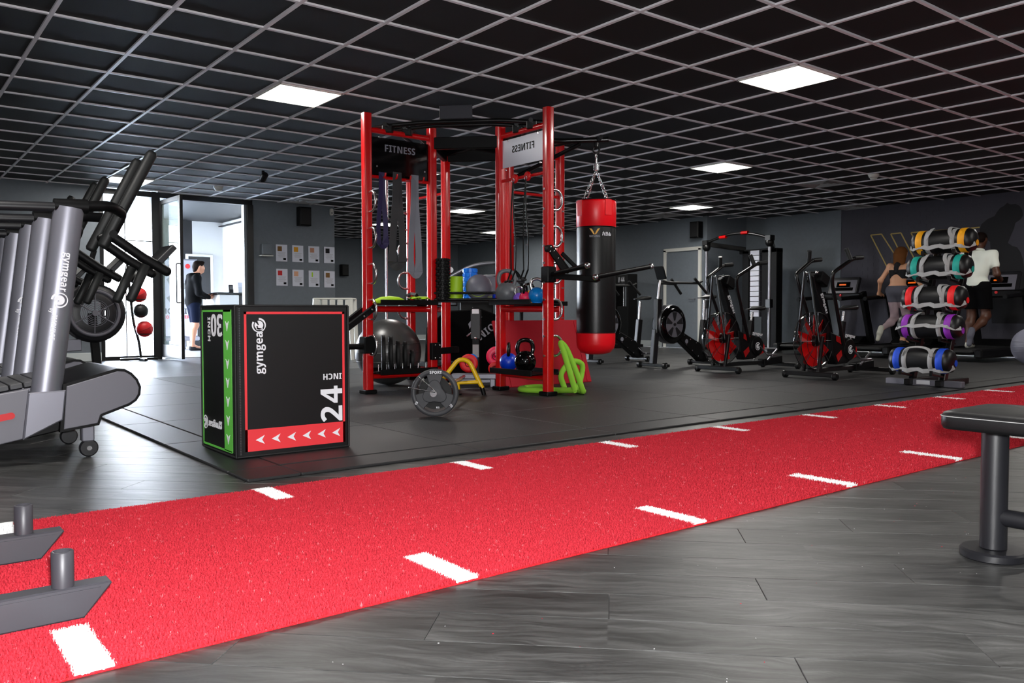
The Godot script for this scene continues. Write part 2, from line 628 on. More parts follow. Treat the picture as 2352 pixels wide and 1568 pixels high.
func build_room() -> void:
	var w: Node3D
	wall("wall_back", Vector3(-3.2, 0, BACK - 0.2), Vector3(2.93, CEIL, BACK), M.wall_grey)
	w = wall("wall_posters", Vector3(5.36, 0, BACK - 0.2), Vector3(6.9, CEIL, BACK), M.wall_grey)
	wall("wall_return", Vector3(6.7, 0, -19.8), Vector3(6.9, CEIL, BACK - 0.2), M.wall_grey)
	wall("wall_far", Vector3(6.7, 0, -20.0), Vector3(13.9, CEIL, -19.8), M.wall_grey)
	wall("wall_right", Vector3(13.55, 0, -19.8), Vector3(13.75, CEIL, -10.85), M.wall_grey)
	wall("wall_step", Vector3(13.75, 0, -11.05), Vector3(15.0, CEIL, -10.85), M.wall_grey)
	wall("wall_side", Vector3(14.85, 0, -10.85), Vector3(15.05, CEIL, -8.68), M.wall_grey)
	w = wall("wall_mural", Vector3(14.86, 0, -8.68), Vector3(15.05, CEIL, 4.2), M.wall_brick)
	wall("wall_left", Vector3(-3.2, 0, BACK), Vector3(-3.0, CEIL, 4.2), M.wall_grey)
	wall("wall_front", Vector3(-3.0, 0, 4.0), Vector3(14.85, CEIL, 4.2), M.wall_grey)
	# thin brick courses on the mural wall, too fine to pick apart
	var bm := BoxMesh.new()
	bm.size = Vector3(0.008, 0.064, 0.209)
	bm.material = M.wall_brick
	var mm := MultiMesh.new()
	mm.transform_format = MultiMesh.TRANSFORM_3D
	mm.mesh = bm
	var tr := []
	for r in 37:
		var z := -8.56 + (0.105 if r % 2 else 0.0)
		while z < -3.0:
			tr.append(Transform3D(Basis.IDENTITY, Vector3(14.8615, 0.05 + r * 0.0715, z)))
			z += 0.215
	mm.instance_count = tr.size()
	for i in tr.size(): mm.set_instance_transform(i, tr[i])
	var mi := MultiMeshInstance3D.new()
	mi.name = "brickwork"
	mi.multimesh = mm
	mi.set_meta("kind", "stuff")
	w.add_child(mi)
	# skirting boards
	for b in [["baseboard_back", Vector3(-3, 0, BACK), Vector3(2.93, 0.13, BACK + 0.015)], ["baseboard_posters", Vector3(5.36, 0, BACK), Vector3(6.9, 0.13, BACK + 0.015)], ["baseboard_right", Vector3(13.535, 0, -12.05), Vector3(13.55, 0.13, -19.8)], ["baseboard_door", Vector3(13.535, 0, -10.85), Vector3(13.55, 0.13, -11.0)], ["baseboard_step", Vector3(13.55, 0, -10.85), Vector3(14.85, 0.13, -10.835)], ["baseboard_side", Vector3(14.835, 0, -10.835), Vector3(14.85, 0.13, -8.68)], ["baseboard_far", Vector3(6.9, 0, -19.8), Vector3(13.55, 0.13, -19.785)]]:
		var n := setting(b[0])
		var st := S()
		box(st, (b[1] + b[2]) / 2, (b[2] - b[1]).abs(), Basis.IDENTITY, 0.004)
		part(n, "board", st, M.skirting)
	build_ceiling()

func build_ceiling() -> void:
	var c := setting("ceiling")
	var st := S()
	box(st, Vector3(5.8, CEIL + 0.16, -7.9), Vector3(18.6, 0.1, 24.4), Basis.IDENTITY, 0.0)
	part(c, "slab", st, M.wall_dark)
	var x0 := 0.4169
	var z0 := -5.5706
	# grid bars, each running the length of the room
	for i in range(-6, 26):
		var x := x0 + 0.6 * i
		if x < -3.0 or x > 14.8: continue
		var zend := BACK if x < 6.9 else (-19.8 if x < 13.5 else -10.85)
		st = S()
		box(st, Vector3(x, CEIL + 0.004, (zend + 4.0) / 2), Vector3(0.026, 0.014, 4.0 - zend), Basis.IDENTITY, 0.0)
		part(c, "grid_bar", st, M.ceiling_bar)
	for j in range(-16, 25):
		var z := z0 - 0.6 * j
		if z > 4.0 or z < -19.8: continue
		var a := -3.0 if z > BACK else 6.9
		var b := 14.85 if z > -10.85 else 13.55
		st = S()
		box(st, Vector3((a + b) / 2, CEIL + 0.0045, z), Vector3(b - a, 0.013, 0.026), Basis.IDENTITY, 0.0)
		part(c, "grid_bar", st, M.ceiling_bar)
	# black tiles: the nearest 300 in view one by one, the rest joined
	var bm := BoxMesh.new()
	bm.size = Vector3(0.585, 0.014, 0.585)
	bm.material = M.ceiling_tile
	var lights := {}
	for t in get_children():
		if String(t.name).begins_with("ceiling_light"): lights[Vector2i(roundi((t.position.x - x0) / 0.6 - 0.5), roundi((z0 - t.position.z) / 0.6 - 0.5))] = true
	for v in [[18, 2], [23, 4], [20, 9], [9, 13]]: lights[Vector2i(v[0], v[1])] = true
	var near := []
	var rest := []
	for i in range(-6, 26):
		for j in range(-16, 25):
			var p := Vector3(x0 + 0.6 * (i + 0.5), CEIL + 0.02, z0 - 0.6 * (j + 0.5))
			if p.x < -3.3 or p.z > 4.2 or p.z < -19.8 or p.x > 14.85: continue
			if p.z < BACK and p.x < 6.6: continue
			if p.z < -10.6 and p.x > 13.7: continue
			if lights.has(Vector2i(i, j)): continue
			var az := rad_to_deg(atan2(p.x, -p.z))
			if p.z < 0 and az > 5.0 and az < 71.0 and p.length() > 3.0: near.append(p)
			else: rest.append(p)
	near.sort_custom(func(a, b): return a.length() < b.length())
	for k in near.size():
		if k < 300: put(c, "ceiling_tile", bm, near[k])
		else: rest.append(near[k])
	var mm := MultiMesh.new()
	mm.transform_format = MultiMesh.TRANSFORM_3D
	mm.mesh = bm
	mm.instance_count = rest.size()
	for i in rest.size(): mm.set_instance_transform(i, Transform3D(Basis.IDENTITY, rest[i]))
	var mi := MultiMeshInstance3D.new()
	mi.name = "far_tiles"
	mi.multimesh = mm
	mi.set_meta("kind", "stuff")
	c.add_child(mi)

# ---------------------------------------------------------------- floor
func plank_mesh(l: float, w: float, m: Material, u0: float, v0: float) -> ArrayMesh:
	var st := S()
	var h := 0.006
	var c := 0.0012
	flat(st)
	var tp := [Vector3(-l / 2 + c, h, w / 2 - c), Vector3(l / 2 - c, h, w / 2 - c), Vector3(l / 2 - c, h, -w / 2 + c), Vector3(-l / 2 + c, h, -w / 2 + c)]
	var lo := [Vector3(-l / 2, h - c, w / 2), Vector3(l / 2, h - c, w / 2), Vector3(l / 2, h - c, -w / 2), Vector3(-l / 2, h - c, -w / 2)]
	var bt := []
	for v in lo: bt.append(Vector3(v.x, 0, v.z))
	var faces := [[tp[0], tp[1], tp[2], tp[3]]]
	for i in 4:
		var j := (i + 1) % 4
		faces.append([lo[i], lo[j], tp[j], tp[i]])
		faces.append([bt[i], bt[j], lo[j], lo[i]])
	for f in faces:
		for k in [0, 2, 1, 0, 3, 2]:
			var v: Vector3 = f[k]
			st.set_uv(Vector2(u0 + v.x * 0.55, v0 + v.z * 1.1))
			st.add_vertex(v)
	st.generate_normals()
	st.generate_tangents()
	var a := st.commit()
	a.surface_set_material(0, m)
	return a

func build_floor() -> void:
	var f := setting("floor")
	var st := S()
	box(st, Vector3(5.8, -0.106, -7.9), Vector3(18.6, 0.2, 24.4), Basis.IDENTITY, 0.0)
	part(f, "base", st, M.plank_base)
	# diagonal wood-look planks in front of the turf and beside the treadmills
	var L := 1.22
	var w := 0.178
	var meshes := []
	for k in 8: meshes.append(plank_mesh(L - 0.0012, w - 0.0012, M["plank%d" % (k % 4)], k * 0.37, k * 0.29))
	var d := Vector3(1, 0, 1).normalized()
	var n := Vector3(1, 0, -1).normalized()
	var b := Basis(d, Vector3.UP, d.cross(Vector3.UP))
	var org := Vector3(1.41, -0.006, -1.14)
	var r2 := RandomNumberGenerator.new()
	r2.seed = 5
	var rest := []
	var count := 0
	for row in range(-60, 61):
		var off := fposmod(row * 0.41 + 0.07 * sin(row * 3.1), L)
		for k in range(-14, 15):
			var p := org + n * ((row + 0.5) * w) + d * (off + k * L)
			if p.x < -3.6 or p.x > 9.5 or p.z > 3.0 or p.z < -14.6: continue
			if p.x > 2.3 and p.z < -4.4 and p.z > -9.3: continue
			if p.z < -4.6 and p.x > 6.2: continue
			var inz := p.z < 0.4 and p.x > -0.8 and p.z > -8.0
			# within the picture?
			var az := rad_to_deg(atan2(p.x, -p.z))
			if az < -4.0 or az > 82.0 or p.z > -0.2 or p.length() < 0.9: continue
			var hidden := p.z > -2.72 and p.z < -2.33 and absf(p.x - 4.0) < 5.0
			if hidden: continue
			if inz and count < 300:
				put(f, "plank", meshes[r2.randi() % 8], p, b)
				count += 1
			else: rest.append(Transform3D(b, p))
	var mm := MultiMesh.new()
	mm.transform_format = MultiMesh.TRANSFORM_3D
	mm.mesh = meshes[0]
	mm.instance_count = rest.size()
	for i in rest.size(): mm.set_instance_transform(i, rest[i])
	var mi := MultiMeshInstance3D.new()
	mi.name = "far_planks"
	mi.multimesh = mm
	mi.set_meta("kind", "stuff")
	f.add_child(mi)
	# rubber floor: a plain border of slabs, then flecked square tiles
	var tile := S()
	box(tile, Vector3(0, 0.008, 0), Vector3(0.997, 0.016, 0.997), Basis.IDENTITY, 0.003)
	var tm := mesh_of(tile, M.rubber_fleck)
	var tile2 := S()
	box(tile2, Vector3(0, 0.008, 0), Vector3(0.997, 0.016, 0.997), Basis.IDENTITY, 0.003)
	var tm2 := mesh_of(tile2, M.rubber_plain)
	for i in 11:
		for j in 6:
			put(f, "rubber_tile", tm2 if i < 1 else tm, Vector3(2.05 + i, 0, -4.27 - j))
	var sl := S()
	box(sl, Vector3(0, 0.006, 0), Vector3(0.997, 0.014, 0.247), Basis.IDENTITY, 0.004)
	var sm := mesh_of(sl, M.rubber_plain)
	for i in 11: put(f, "rubber_edge", sm, Vector3(2.05 + i, 0, -3.645))
	for j in 6: put(f, "rubber_edge", sm, Vector3(1.425, 0, -4.27 - j), roty(90))
	var cn := S()
	box(cn, Vector3(0, 0.006, 0), Vector3(0.247, 0.014, 0.247), Basis.IDENTITY, 0.004)
	put(f, "rubber_edge", mesh_of(cn, M.rubber_plain), Vector3(1.425, 0, -3.645))
	# loose crumbs of turf scattered on the boards
	var cb := BoxMesh.new()
	cb.size = Vector3(0.005, 0.0015, 0.0025)
	cb.material = M.turf_blade
	var cm := MultiMesh.new()
	cm.transform_format = MultiMesh.TRANSFORM_3D
	cm.use_colors = true
	cm.mesh = cb
	cm.instance_count = 70
	for i in 70:
		var cp := Vector3(r2.randf_range(0.6, 4.2), 0.001, r2.randf_range(-1.8, -1.0))
		cm.set_instance_transform(i, Transform3D(Basis(Vector3.UP, r2.randf() * TAU).scaled(Vector3.ONE * r2.randf_range(0.35, 0.8)), cp))
		cm.set_instance_color(i, Color(0.5, 0.02, 0.04) if i % 3 == 0 else Color(0.45, 0.45, 0.45))
	var ci := MultiMeshInstance3D.new()
	ci.name = "turf_crumbs"
	ci.multimesh = cm
	ci.set_meta("kind", "stuff")
	f.add_child(ci)
	# red turf track with white metre marks
	var t := thing("turf_track", "red artificial turf track with white metre marks across the floor", "turf")
	st = S()
	box(st, Vector3(5.9, 0.003, -2.575), Vector3(17.8, 0.006, 1.48), Basis.IDENTITY, 0.002)
	part(t, "backing", st, M.turf)
	turf_pile(t)
	for k in range(-2, 13):
		for side in [[-3.21, 0.26], [-1.978, 0.28]]:
			st = S()
			var poly := PackedVector2Array()
			var nn := 9
			var hw := 0.036
			for q in nn: poly.append(Vector2(-hw + rng.randf_range(-0.003, 0.003), side[1] * (float(q) / (nn - 1) - 0.5)))
			for q in nn: poly.append(Vector2(hw + rng.randf_range(-0.003, 0.003), side[1] * (0.5 - float(q) / (nn - 1))))
			extrude(st, poly, 0.005, Vector3(0.30 + k * 0.985 + (0.06 if k == 0 else 0.0), 0.0072, side[0]), rotx(-90))
			part(t, "white_mark", st, M.turf_white)

# short upright tufts, dense near the camera
func turf_pile(t: Node3D) -> void:
	var r := RandomNumberGenerator.new()
	r.seed = 77
	var st := S()
	flat(st)
	for k in 5:
		var a := TAU * k / 5.0 + 0.4
		var o := Vector3(cos(a), 0, sin(a)) * 0.0028
		var sd := Vector3(-sin(a), 0, cos(a)) * 0.0021
		var tip := o * 2.0 + Vector3(0, 0.0085 + 0.0015 * (k % 3), 0)
		tri(st, o - sd, o + sd, tip + sd * 0.5)
		tri(st, o - sd, tip + sd * 0.5, tip - sd * 0.5)
	var tuft := mesh_of(st, M.turf_blade)
	var mm := MultiMesh.new()
	mm.transform_format = MultiMesh.TRANSFORM_3D
	mm.use_colors = true
	mm.mesh = tuft
	var tr := []
	var cs := []
	for zone in [[0.1, 2.6, 0.0064, 0.85], [2.6, 5.5, 0.0095, 1.15], [5.5, 11.0, 0.018, 1.9]]:
		var step: float = zone[2]
		var x: float = zone[0]
		while x < zone[1]:
			var z := -3.312
			while z < -1.838:
				# leave out what lies beside the picture
				var mx := fposmod(x - 0.30 + 0.4925, 0.985) - 0.4925 if x > 0.75 else x - 0.36
				var in_mark := absf(mx) < 0.038 and (absf(z + 3.21) < 0.13 or absf(z + 1.978) < 0.14)
				if not (x < 0.11 * -z - 0.02 or x > 2.9 * -z + 0.3):
					var s: float = zone[3] * r.randf_range(0.85, 1.15)
					var b := Basis(Vector3.UP, r.randf() * TAU).scaled(Vector3(s, minf(s, 1.15), s))
					tr.append(Transform3D(b, Vector3(x + r.randf_range(-0.4, 0.4) * step, 0.005, z + r.randf_range(-0.4, 0.4) * step)))
					var q := r.randf()
					cs.append(Color(0.84, 0.84, 0.84) if in_mark else Color(0.68, 0.14, 0.16) if q > 0.988 else Color(0.485, 0.022, 0.037).lerp(Color(0.545, 0.028, 0.045), q))
				z += step
			x += step
	mm.instance_count = tr.size()
	for i in tr.size():
		mm.set_instance_transform(i, tr[i])
		mm.set_instance_color(i, cs[i])
	var mi := MultiMeshInstance3D.new()
	mi.name = "turf_pile"
	mi.multimesh = mm
	mi.set_meta("kind", "stuff")
	t.add_child(mi)

# ---------------------------------------------------------------- entrance and lobby
func frame_bar(n: Node, a: Vector3, b: Vector3, m: Material, called := "frame") -> void:
	var st := S()
	box(st, (a + b) / 2, (b - a).abs(), Basis.IDENTITY, 0.004)
	part(n, called, st, m)

func build_lobby() -> void:
	var H := 2.60
	var n := setting("window_1")
	frame_bar(n, Vector3(2.93, 0, -14.2), Vector3(2.99, CEIL, -14.1), M.frame_dark)
	frame_bar(n, Vector3(3.70, 0, -14.22), Vector3(3.83, CEIL, -14.08), M.frame_dark)
	frame_bar(n, Vector3(2.99, 0, -14.2), Vector3(3.70, 0.06, -14.1), M.frame_dark)
	frame_bar(n, Vector3(2.99, H, -14.2), Vector3(3.70, CEIL, -14.1), M.frame_dark)
	frame_bar(n, Vector3(2.99, 1.885, -14.17), Vector3(3.70, 1.90, -14.13), M.frame_dark)
	frame_bar(n, Vector3(3.30, 0.06, -14.17), Vector3(3.315, H, -14.13), M.frame_dark)
	frame_bar(n, Vector3(2.99, 0.06, -14.155), Vector3(3.70, H, -14.145), M.glass, "pane")
	n = setting("door_1")
	frame_bar(n, Vector3(3.83, H, -14.2), Vector3(5.36, CEIL, -14.1), M.frame_dark)
	frame_bar(n, Vector3(5.20, 0, -14.2), Vector3(5.25, H, -14.08), M.frame_grey)
	frame_bar(n, Vector3(5.25, 0, -14.2), Vector3(5.36, H, -14.06), M.frame_dark)
	# open leaf swung into the gym
	var leaf := Node3D.new()
	leaf.name = "leaf"
	leaf.position = Vector3(3.84, 0, -14.08)
	leaf.rotation_degrees.y = -87
	n.add_child(leaf)
	for q in [[0, 0.03, 0.07, 2.55], [0.85, 0.03, 0.92, 2.55], [0.07, 0.03, 0.85, 0.24], [0.07, 2.48, 0.85, 2.55]]:
		frame_bar(leaf, Vector3(q[0], q[1], -0.025), Vector3(q[2], q[3], 0.025), M.frame_dark, "stile")
	frame_bar(leaf, Vector3(0.07, 0.24, -0.006), Vector3(0.85, 2.48, 0.006), M.glass, "pane")
	var st := S()
	tube(st, bend(V([0.87, 0.9, 0.025, 0.87, 0.9, 0.07, 0.87, 1.5, 0.07, 0.87, 1.5, 0.025]), 0.02), 0.012)
	part(leaf, "pull_handle", st, M.steel)
	# lobby shell
	wall("wall_lobby_back", Vector3(5.84, 0, -19.2), Vector3(7.6, 3.9, -19.0), M.wall_white)
	wall("wall_lobby_dark", Vector3(5.12, 0, -19.2), Vector3(5.84, 3.9, -19.0), M.wall_dark)
	wall("wall_lobby_right", Vector3(6.52, 0, -19.0), Vector3(6.7, 3.9, -14.3), M.wall_white)
	wall("trim_lobby_floor", Vector3(3.9, -0.006, -19.0), Vector3(6.7, 0.004, -14.2), M.lobby_floor)
	wall("wall_lobby_ceiling", Vector3(5.1, 3.9, -19.2), Vector3(6.7, 4.0, -14.2), M.wall_white)
	for q in [["square light panel in the lobby ceiling above the desk", -16.2], ["square light panel in the lobby ceiling by the dark wall", -18.0]]:
		var t := thing("lobby_light", q[0], "ceiling light", Vector3(5.9, 3.9, q[1]), 0.0, "lobby ceiling light panels")
		st = S()
		box(st, Vector3(0, -0.012, 0), Vector3(0.6, 0.024, 0.6), Basis.IDENTITY, 0.004)
		part(t, "frame", st, M.white_paint)
		st = S()
		box(st, Vector3(0, -0.026, 0), Vector3(0.56, 0.004, 0.56), Basis.IDENTITY, 0.0)
		part(t, "diffuser", st, M.panel_glow)
		var l := AreaLight3D.new()
		l.name = "panel_light"
		l.area_size = Vector2(0.56, 0.56)
		l.light_energy = 9.0
		l.area_range = 30.0
		l.area_attenuation = 2.0
		l.shadow_enabled = true
		l.rotation_degrees.x = -90
		l.position.y = -0.035
		t.add_child(l)
	wall("wall_lobby_head", Vector3(3.83, CEIL, -14.3), Vector3(6.7, 3.9, -14.2), M.wall_white)
	wall("ground_outside", Vector3(-12, -0.2, -60), Vector3(3.9, -0.02, -14.2), M.paving)
	wall("ground_beyond", Vector3(3.9, -0.2, -60), Vector3(30, -0.02, -20.1), M.paving)
	wall("ground_strip", Vector3(3.9, -0.2, -20.1), Vector3(6.7, -0.02, -19.0), M.paving)
# ---------------------------------------------------------------- things near the camera
# ring-shaped letter mark: an open circle with a tail and an inner disc, in the xy plane
func round_mark(parent: Node, r: float, at: Vector3, b: Basis, m: Material) -> void:
	var st := S()
	var outer := PackedVector2Array()
	for i in 25:
		var a := deg_to_rad(40.0 + 300.0 * i / 24)
		outer.append(Vector2(cos(a), sin(a)) * r)
	for i in 25:
		var a := deg_to_rad(340.0 - 300.0 * i / 24)
		outer.append(Vector2(cos(a), sin(a)) * r * lerpf(0.88, 0.72, 0.5 + 0.5 * cos(a)))
	extrude(st, outer, 0.0015, at, b)
	var disc := PackedVector2Array()
	for i in 22:
		var a := deg_to_rad(30.0 + 315.0 * i / 21)
		disc.append(Vector2(cos(a), sin(a)) * r * 0.62)
	disc.append(Vector2(0.62, -0.02) * r)
	disc.append(Vector2(0.05, -0.02) * r)
	disc.append(Vector2(0.05, 0.12) * r)
	extrude(st, disc, 0.0015, at, b)
	part(parent, "emblem", st, m)

func chevron(st: SurfaceTool, s: float, at: Vector3, b: Basis) -> void:
	extrude(st, P2([-0.5 * s, 0, 0.5 * s, 0.48 * s, 0.22 * s, 0, 0.5 * s, -0.48 * s]), 0.0015, at, b)

func build_plyo_box() -> void:
	var t := thing("plyo_box", "black foam plyometric jump box with green and red trim, 24 and 30 inch print", "plyo box", Vector3(1.745, 0.016, -4.295))
	var w := 0.61; var h := 0.762; var d := 0.51
	var st := S()
	box(st, Vector3(0, h / 2, 0), Vector3(w, h, d), Basis.IDENTITY, 0.008)
	part(t, "body", st, M.vinyl_black)
	# corner piping
	st = S()
	for q in [[-1, 1], [1, 1], [-1, -1], [1, -1]]:
		tube(st, V([q[0] * w / 2, 0.006, q[1] * d / 2, q[0] * w / 2, h - 0.004, q[1] * d / 2]), 0.006, 8)
	for y in [0.006, h - 0.005]:
		tube(st, bend(V([-w / 2, y, d / 2, w / 2, y, d / 2, w / 2, y, -d / 2, -w / 2, y, -d / 2]), 0.01, 2, true), 0.006, 6, true)
	part(t, "piping", st, M.rubber)
	# zip teeth beside the corners
	st = S()
	for k in 90:
		box(st, Vector3(-w / 2 + 0.022, 0.02 + k * 0.0081, d / 2 + 0.0012), Vector3(0.006, 0.0045, 0.003), Basis.IDENTITY, 0.0)
	for k in 90:
		box(st, Vector3(w / 2 + 0.0012, 0.02 + k * 0.0081, d / 2 - 0.02), Vector3(0.003, 0.0045, 0.006), Basis.IDENTITY, 0.0)
	part(t, "zip", st, M.steel)
	var F := Vector3(0, 0, d / 2 + 0.001)
	var x0 := -w / 2 + 0.045; var x1 := w / 2 - 0.022; var y1 := h - 0.035; var y0 := 0.03
	st = S()
	box(st, F + Vector3((x0 + x1) / 2, y0 + 0.055, 0), Vector3(x1 - x0, 0.11, 0.002), Basis.IDENTITY, 0.0)
	box(st, F + Vector3(x0 + 0.006, (y0 + y1) / 2, 0), Vector3(0.012, y1 - y0, 0.002), Basis.IDENTITY, 0.0)
	box(st, F + Vector3(x1 - 0.006, (y0 + y1) / 2, 0), Vector3(0.012, y1 - y0, 0.002), Basis.IDENTITY, 0.0)
	box(st, F + Vector3((x0 + x1) / 2, y1 - 0.006, 0), Vector3(x1 - x0, 0.012, 0.002), Basis.IDENTITY, 0.0)
	part(t, "red_border", st, M.box_red)
	st = S()
	for k in 6:
		st = S()
		chevron(st, 0.046, F + Vector3(x0 + 0.075 + k * 0.083, y0 + 0.055, 0.0018), Basis.IDENTITY)
		part(t, "arrow_print", st, M.white_print)
	text(t, "24", 0.172, F + Vector3(x1 - 0.075, 0.235, 0.001), rotz(90), M.white_print, true)
	text(t, "INCH", 0.043, F + Vector3(x1 - 0.072, 0.385, 0.001), rotz(180), M.white_print, true)
	text(t, "gymgear", 0.058, F + Vector3(x0 + 0.075, 0.535, 0.001), rotz(90), M.white_print, true)
	round_mark(t, 0.036, F + Vector3(x0 + 0.075, 0.66, 0.001), rotz(110), M.white_print)
	# left face, seen foreshortened
	var L := Vector3(-w / 2 - 0.001, 0, 0)
	var lb := roty(-90)
	st = S()
	box(st, L + Vector3(0, h / 2, d / 2 - 0.105), Vector3(0.002, h - 0.05, 0.115), Basis.IDENTITY, 0.0)
	for q in [h - 0.03, 0.025]: box(st, L + Vector3(0, q, -0.02), Vector3(0.002, 0.01, d - 0.07), Basis.IDENTITY, 0.0)
	box(st, L + Vector3(0, h / 2, -d / 2 + 0.018), Vector3(0.002, h - 0.05, 0.01), Basis.IDENTITY, 0.0)
	part(t, "green_border", st, M.box_green)
	st = S()
	for k in 7:
		st = S()
		chevron(st, 0.05, L + Vector3(-0.0018, 0.655 - k * 0.095, d / 2 - 0.105), lb * rotz(90))
		part(t, "arrow_print", st, M.white_print)
	text(t, "30", 0.16, L + Vector3(-0.001, 0.66, -0.005), lb * rotz(180), M.white_print, true)
	text(t, "INCH", 0.052, L + Vector3(-0.001, 0.635, -0.125), lb * rotz(-90), M.white_print, true)
	text(t, "gymgear", 0.05, L + Vector3(-0.001, 0.135, -0.05), lb * rotz(180), M.white_print, true)
	round_mark(t, 0.036, L + Vector3(-0.001, 0.14, -0.2), lb * rotz(180), M.white_print)

# drive-sled treadmill with push bars; local x runs forward, z to its left side (towards the camera), origin on the floor under the columns
func treadmill_parts(t: Node3D, full := true) -> void:
	var zn := 0.36
	var st: SurfaceTool
	for s in [1, -1]:
		var zs: float = zn * s
		st = S()
		extrude(st, P2([-1.62, 0.02, -0.60, 0.03, -0.06, 0.13, -0.03, 0.371, -1.62, 0.13]), 0.05, Vector3(0, 0, zs - 0.025 * s), Basis.IDENTITY, false, 0.004)
		part(t, "side_rail", st, M.silver_plastic)
		st = S()
		var pl := rrect(0.30, 0.032, 0.0155, 4)
		extrude(st, pl, 0.006, Vector3(-0.24, 0.225, zs), rotz(9))
		part(t, "reflector", st, M.ball_red)
		# column and its sleeve
		st = S()
		extrude(st, P2([-0.035, 0.352, 0.128, 0.356, 0.112, 0.21, -0.06, 0.126]), 0.11, Vector3(0, 0, zs - 0.045 * s), Basis.IDENTITY, false, 0.006)
		part(t, "sleeve", st, M.silver)
		st = S()
		var prof := PackedVector2Array()
		for i in 18:
			var a := TAU * i / 18
			prof.append(Vector2(cos(a) * 0.05, sin(a) * 0.069))
		sweep(st, V([0.048, 0.33, zs - 0.045 * s, 0.165, 1.262, zs - 0.045 * s]), prof, false, Vector3.RIGHT)
		var col := part(t, "column", st, M.silver)
		if full and s == 1:
			var tilt := rotz(-97.2)
			var dirv := Vector3(-0.117, -0.932, 0).normalized()
			var top := Vector3(0.165, 1.262, zs + 0.0065)
			text(col, "gymgear", 0.047, top + dirv * 0.325 + Vector3(0.012, 0, 0), tilt, M.white_print, true)
			round_mark(col, 0.038, top + dirv * 0.465, tilt * rotz(-70), M.white_print)
			text(col, "by", 0.022, top + dirv * 0.515 + Vector3(-0.03, 0, -0.001), tilt, M.white_print, true)
			text(col, "IMPULSE", 0.03, top + dirv * 0.60 + Vector3(-0.012, 0, 0), tilt, M.white_print, true)
		# handrail and cap
		st = S()
		tube(st, V([0.12, 1.262, zs - 0.045 * s, -0.75, 1.225, zs - 0.045 * s]), 0.024, 12)
		part(t, "handrail", st, M.dark_plastic)
		st = S()
		sweep(st, V([0.10, 1.268, zs - 0.045 * s, 0.25, 1.275, zs - 0.045 * s]), circle(0.036, 14))
		part(t, "joint_cap", st, M.black_satin)
		# push frame
		var zb: float = 0.15 * s
		st = S()
		tube(st, bend(V([0.24, 1.275, zs - 0.045 * s, 0.36, 1.288, zs - 0.06 * s, 0.455, 1.272, zb, 0.40, 1.16, zb]), 0.05), 0.027, 12)
		part(t, "push_frame", st, M.black_satin)
		st = S()
		lathe(st, [[0.0, -0.30], [0.022, -0.297], [0.029, -0.285], [0.029, 0.275], [0.022, 0.294], [0.0, 0.297]], Vector3(0.482, 1.352, zb), along(Vector3(0.262, 0.529, 0)), 14)
		part(t, "push_pad", st, M.grip)
		st = S()
		tube(st, V([0.40, 1.145, zb, 0.55, 1.04, zb, 0.675, 0.968, zb]), 0.027, 12)
		ball(st, Vector3(0.675, 0.968, zb), Vector3.ONE * 0.027, Basis.IDENTITY, 12)
		part(t, "lower_frame", st, M.black_satin)
		st = S()
		lathe(st, [[0.0, -0.12], [0.018, -0.117], [0.026, -0.105], [0.026, 0.10], [0.0, 0.104]], Vector3(0.527, 0.907, zb), along(Vector3(0.086, 0.196, 0)), 14)
		part(t, "lower_handle", st, M.grip)
		# castor
		st = S()
		box(st, Vector3(0.24, 0.125, 0.26 * s), Vector3(0.06, 0.09, 0.05))
		part(t, "castor_fork", st, M.silver)
		st = S()
		cyl(st, Vector3(0.245, 0.045, 0.26 * s), 0.045, 0.03, rotx(90), 24, 0.006)
		var wheel := part(t, "castor_wheel", st, M.dark_plastic)
		st = S()
		cyl(st, Vector3(0.245, 0.045, (0.26 * s) + 0.018 * s), 0.012, 0.01, rotx(90), 12)
		part(wheel, "axle", st, M.chrome)
		# side plate of the motor hood
		st = S()
		extrude(st, hood(-0.014), 0.012, Vector3(0, 0, zn * s), Basis.IDENTITY, false, 0.003)
		part(t, "hood_side", st, M.silver_plastic)
	st = S()
	extrude(st, hood(0.0), 0.70, Vector3.ZERO, Basis.IDENTITY, true)
	part(t, "motor_hood", st, M.black_satin)
	st = S()
	for k in 29:
		var x := -1.55 + k * 0.059
		box(st, Vector3(x, 0.145 + (x + 1.62) * 0.152, 0), Vector3(0.055, 0.025, 0.58), rotz(8.7), 0.003)
	part(t, "running_belt", st, M.plate_grey)
	st = S()
	box(st, Vector3(0.035, 0.18, 0), Vector3(0.19, 0.09, 0.6), rotz(10))
	part(t, "chassis", st, M.black_satin)
	st = S()
	tube(st, V([0.40, 1.155, 0.18, 0.40, 1.155, -0.18]), 0.022, 10)
	part(t, "cross_tube", st, M.black_satin)
	st = S()
	tube(st, V([0.62, 1.0, 0.15, 0.62, 1.0, -0.15]), 0.02, 10)
	part(t, "cross_tube", st, M.black_satin)
	st = S()
	extrude(st, P2([0.0, -0.02, 0.14, -0.02, 0.14, 0.01, 0.0, 0.014]), 0.24, Vector3(0.635, 1.01, 0), rotz(48), false, 0.004)
	part(t, "console", st, M.dark_plastic)

func hood(o: float) -> PackedVector2Array:
	var p := P2([0.119, 0.385, 0.365, 0.453, 0.405, 0.449, 0.438, 0.428, 0.466, 0.395, 0.482, 0.352, 0.478, 0.312, 0.458, 0.280, 0.425, 0.258, 0.294, 0.213, 0.279, 0.168, 0.101, 0.146])
	if o == 0.0: return p
	var q := Geometry2D.offset_polygon(p, o)
	return q[0]

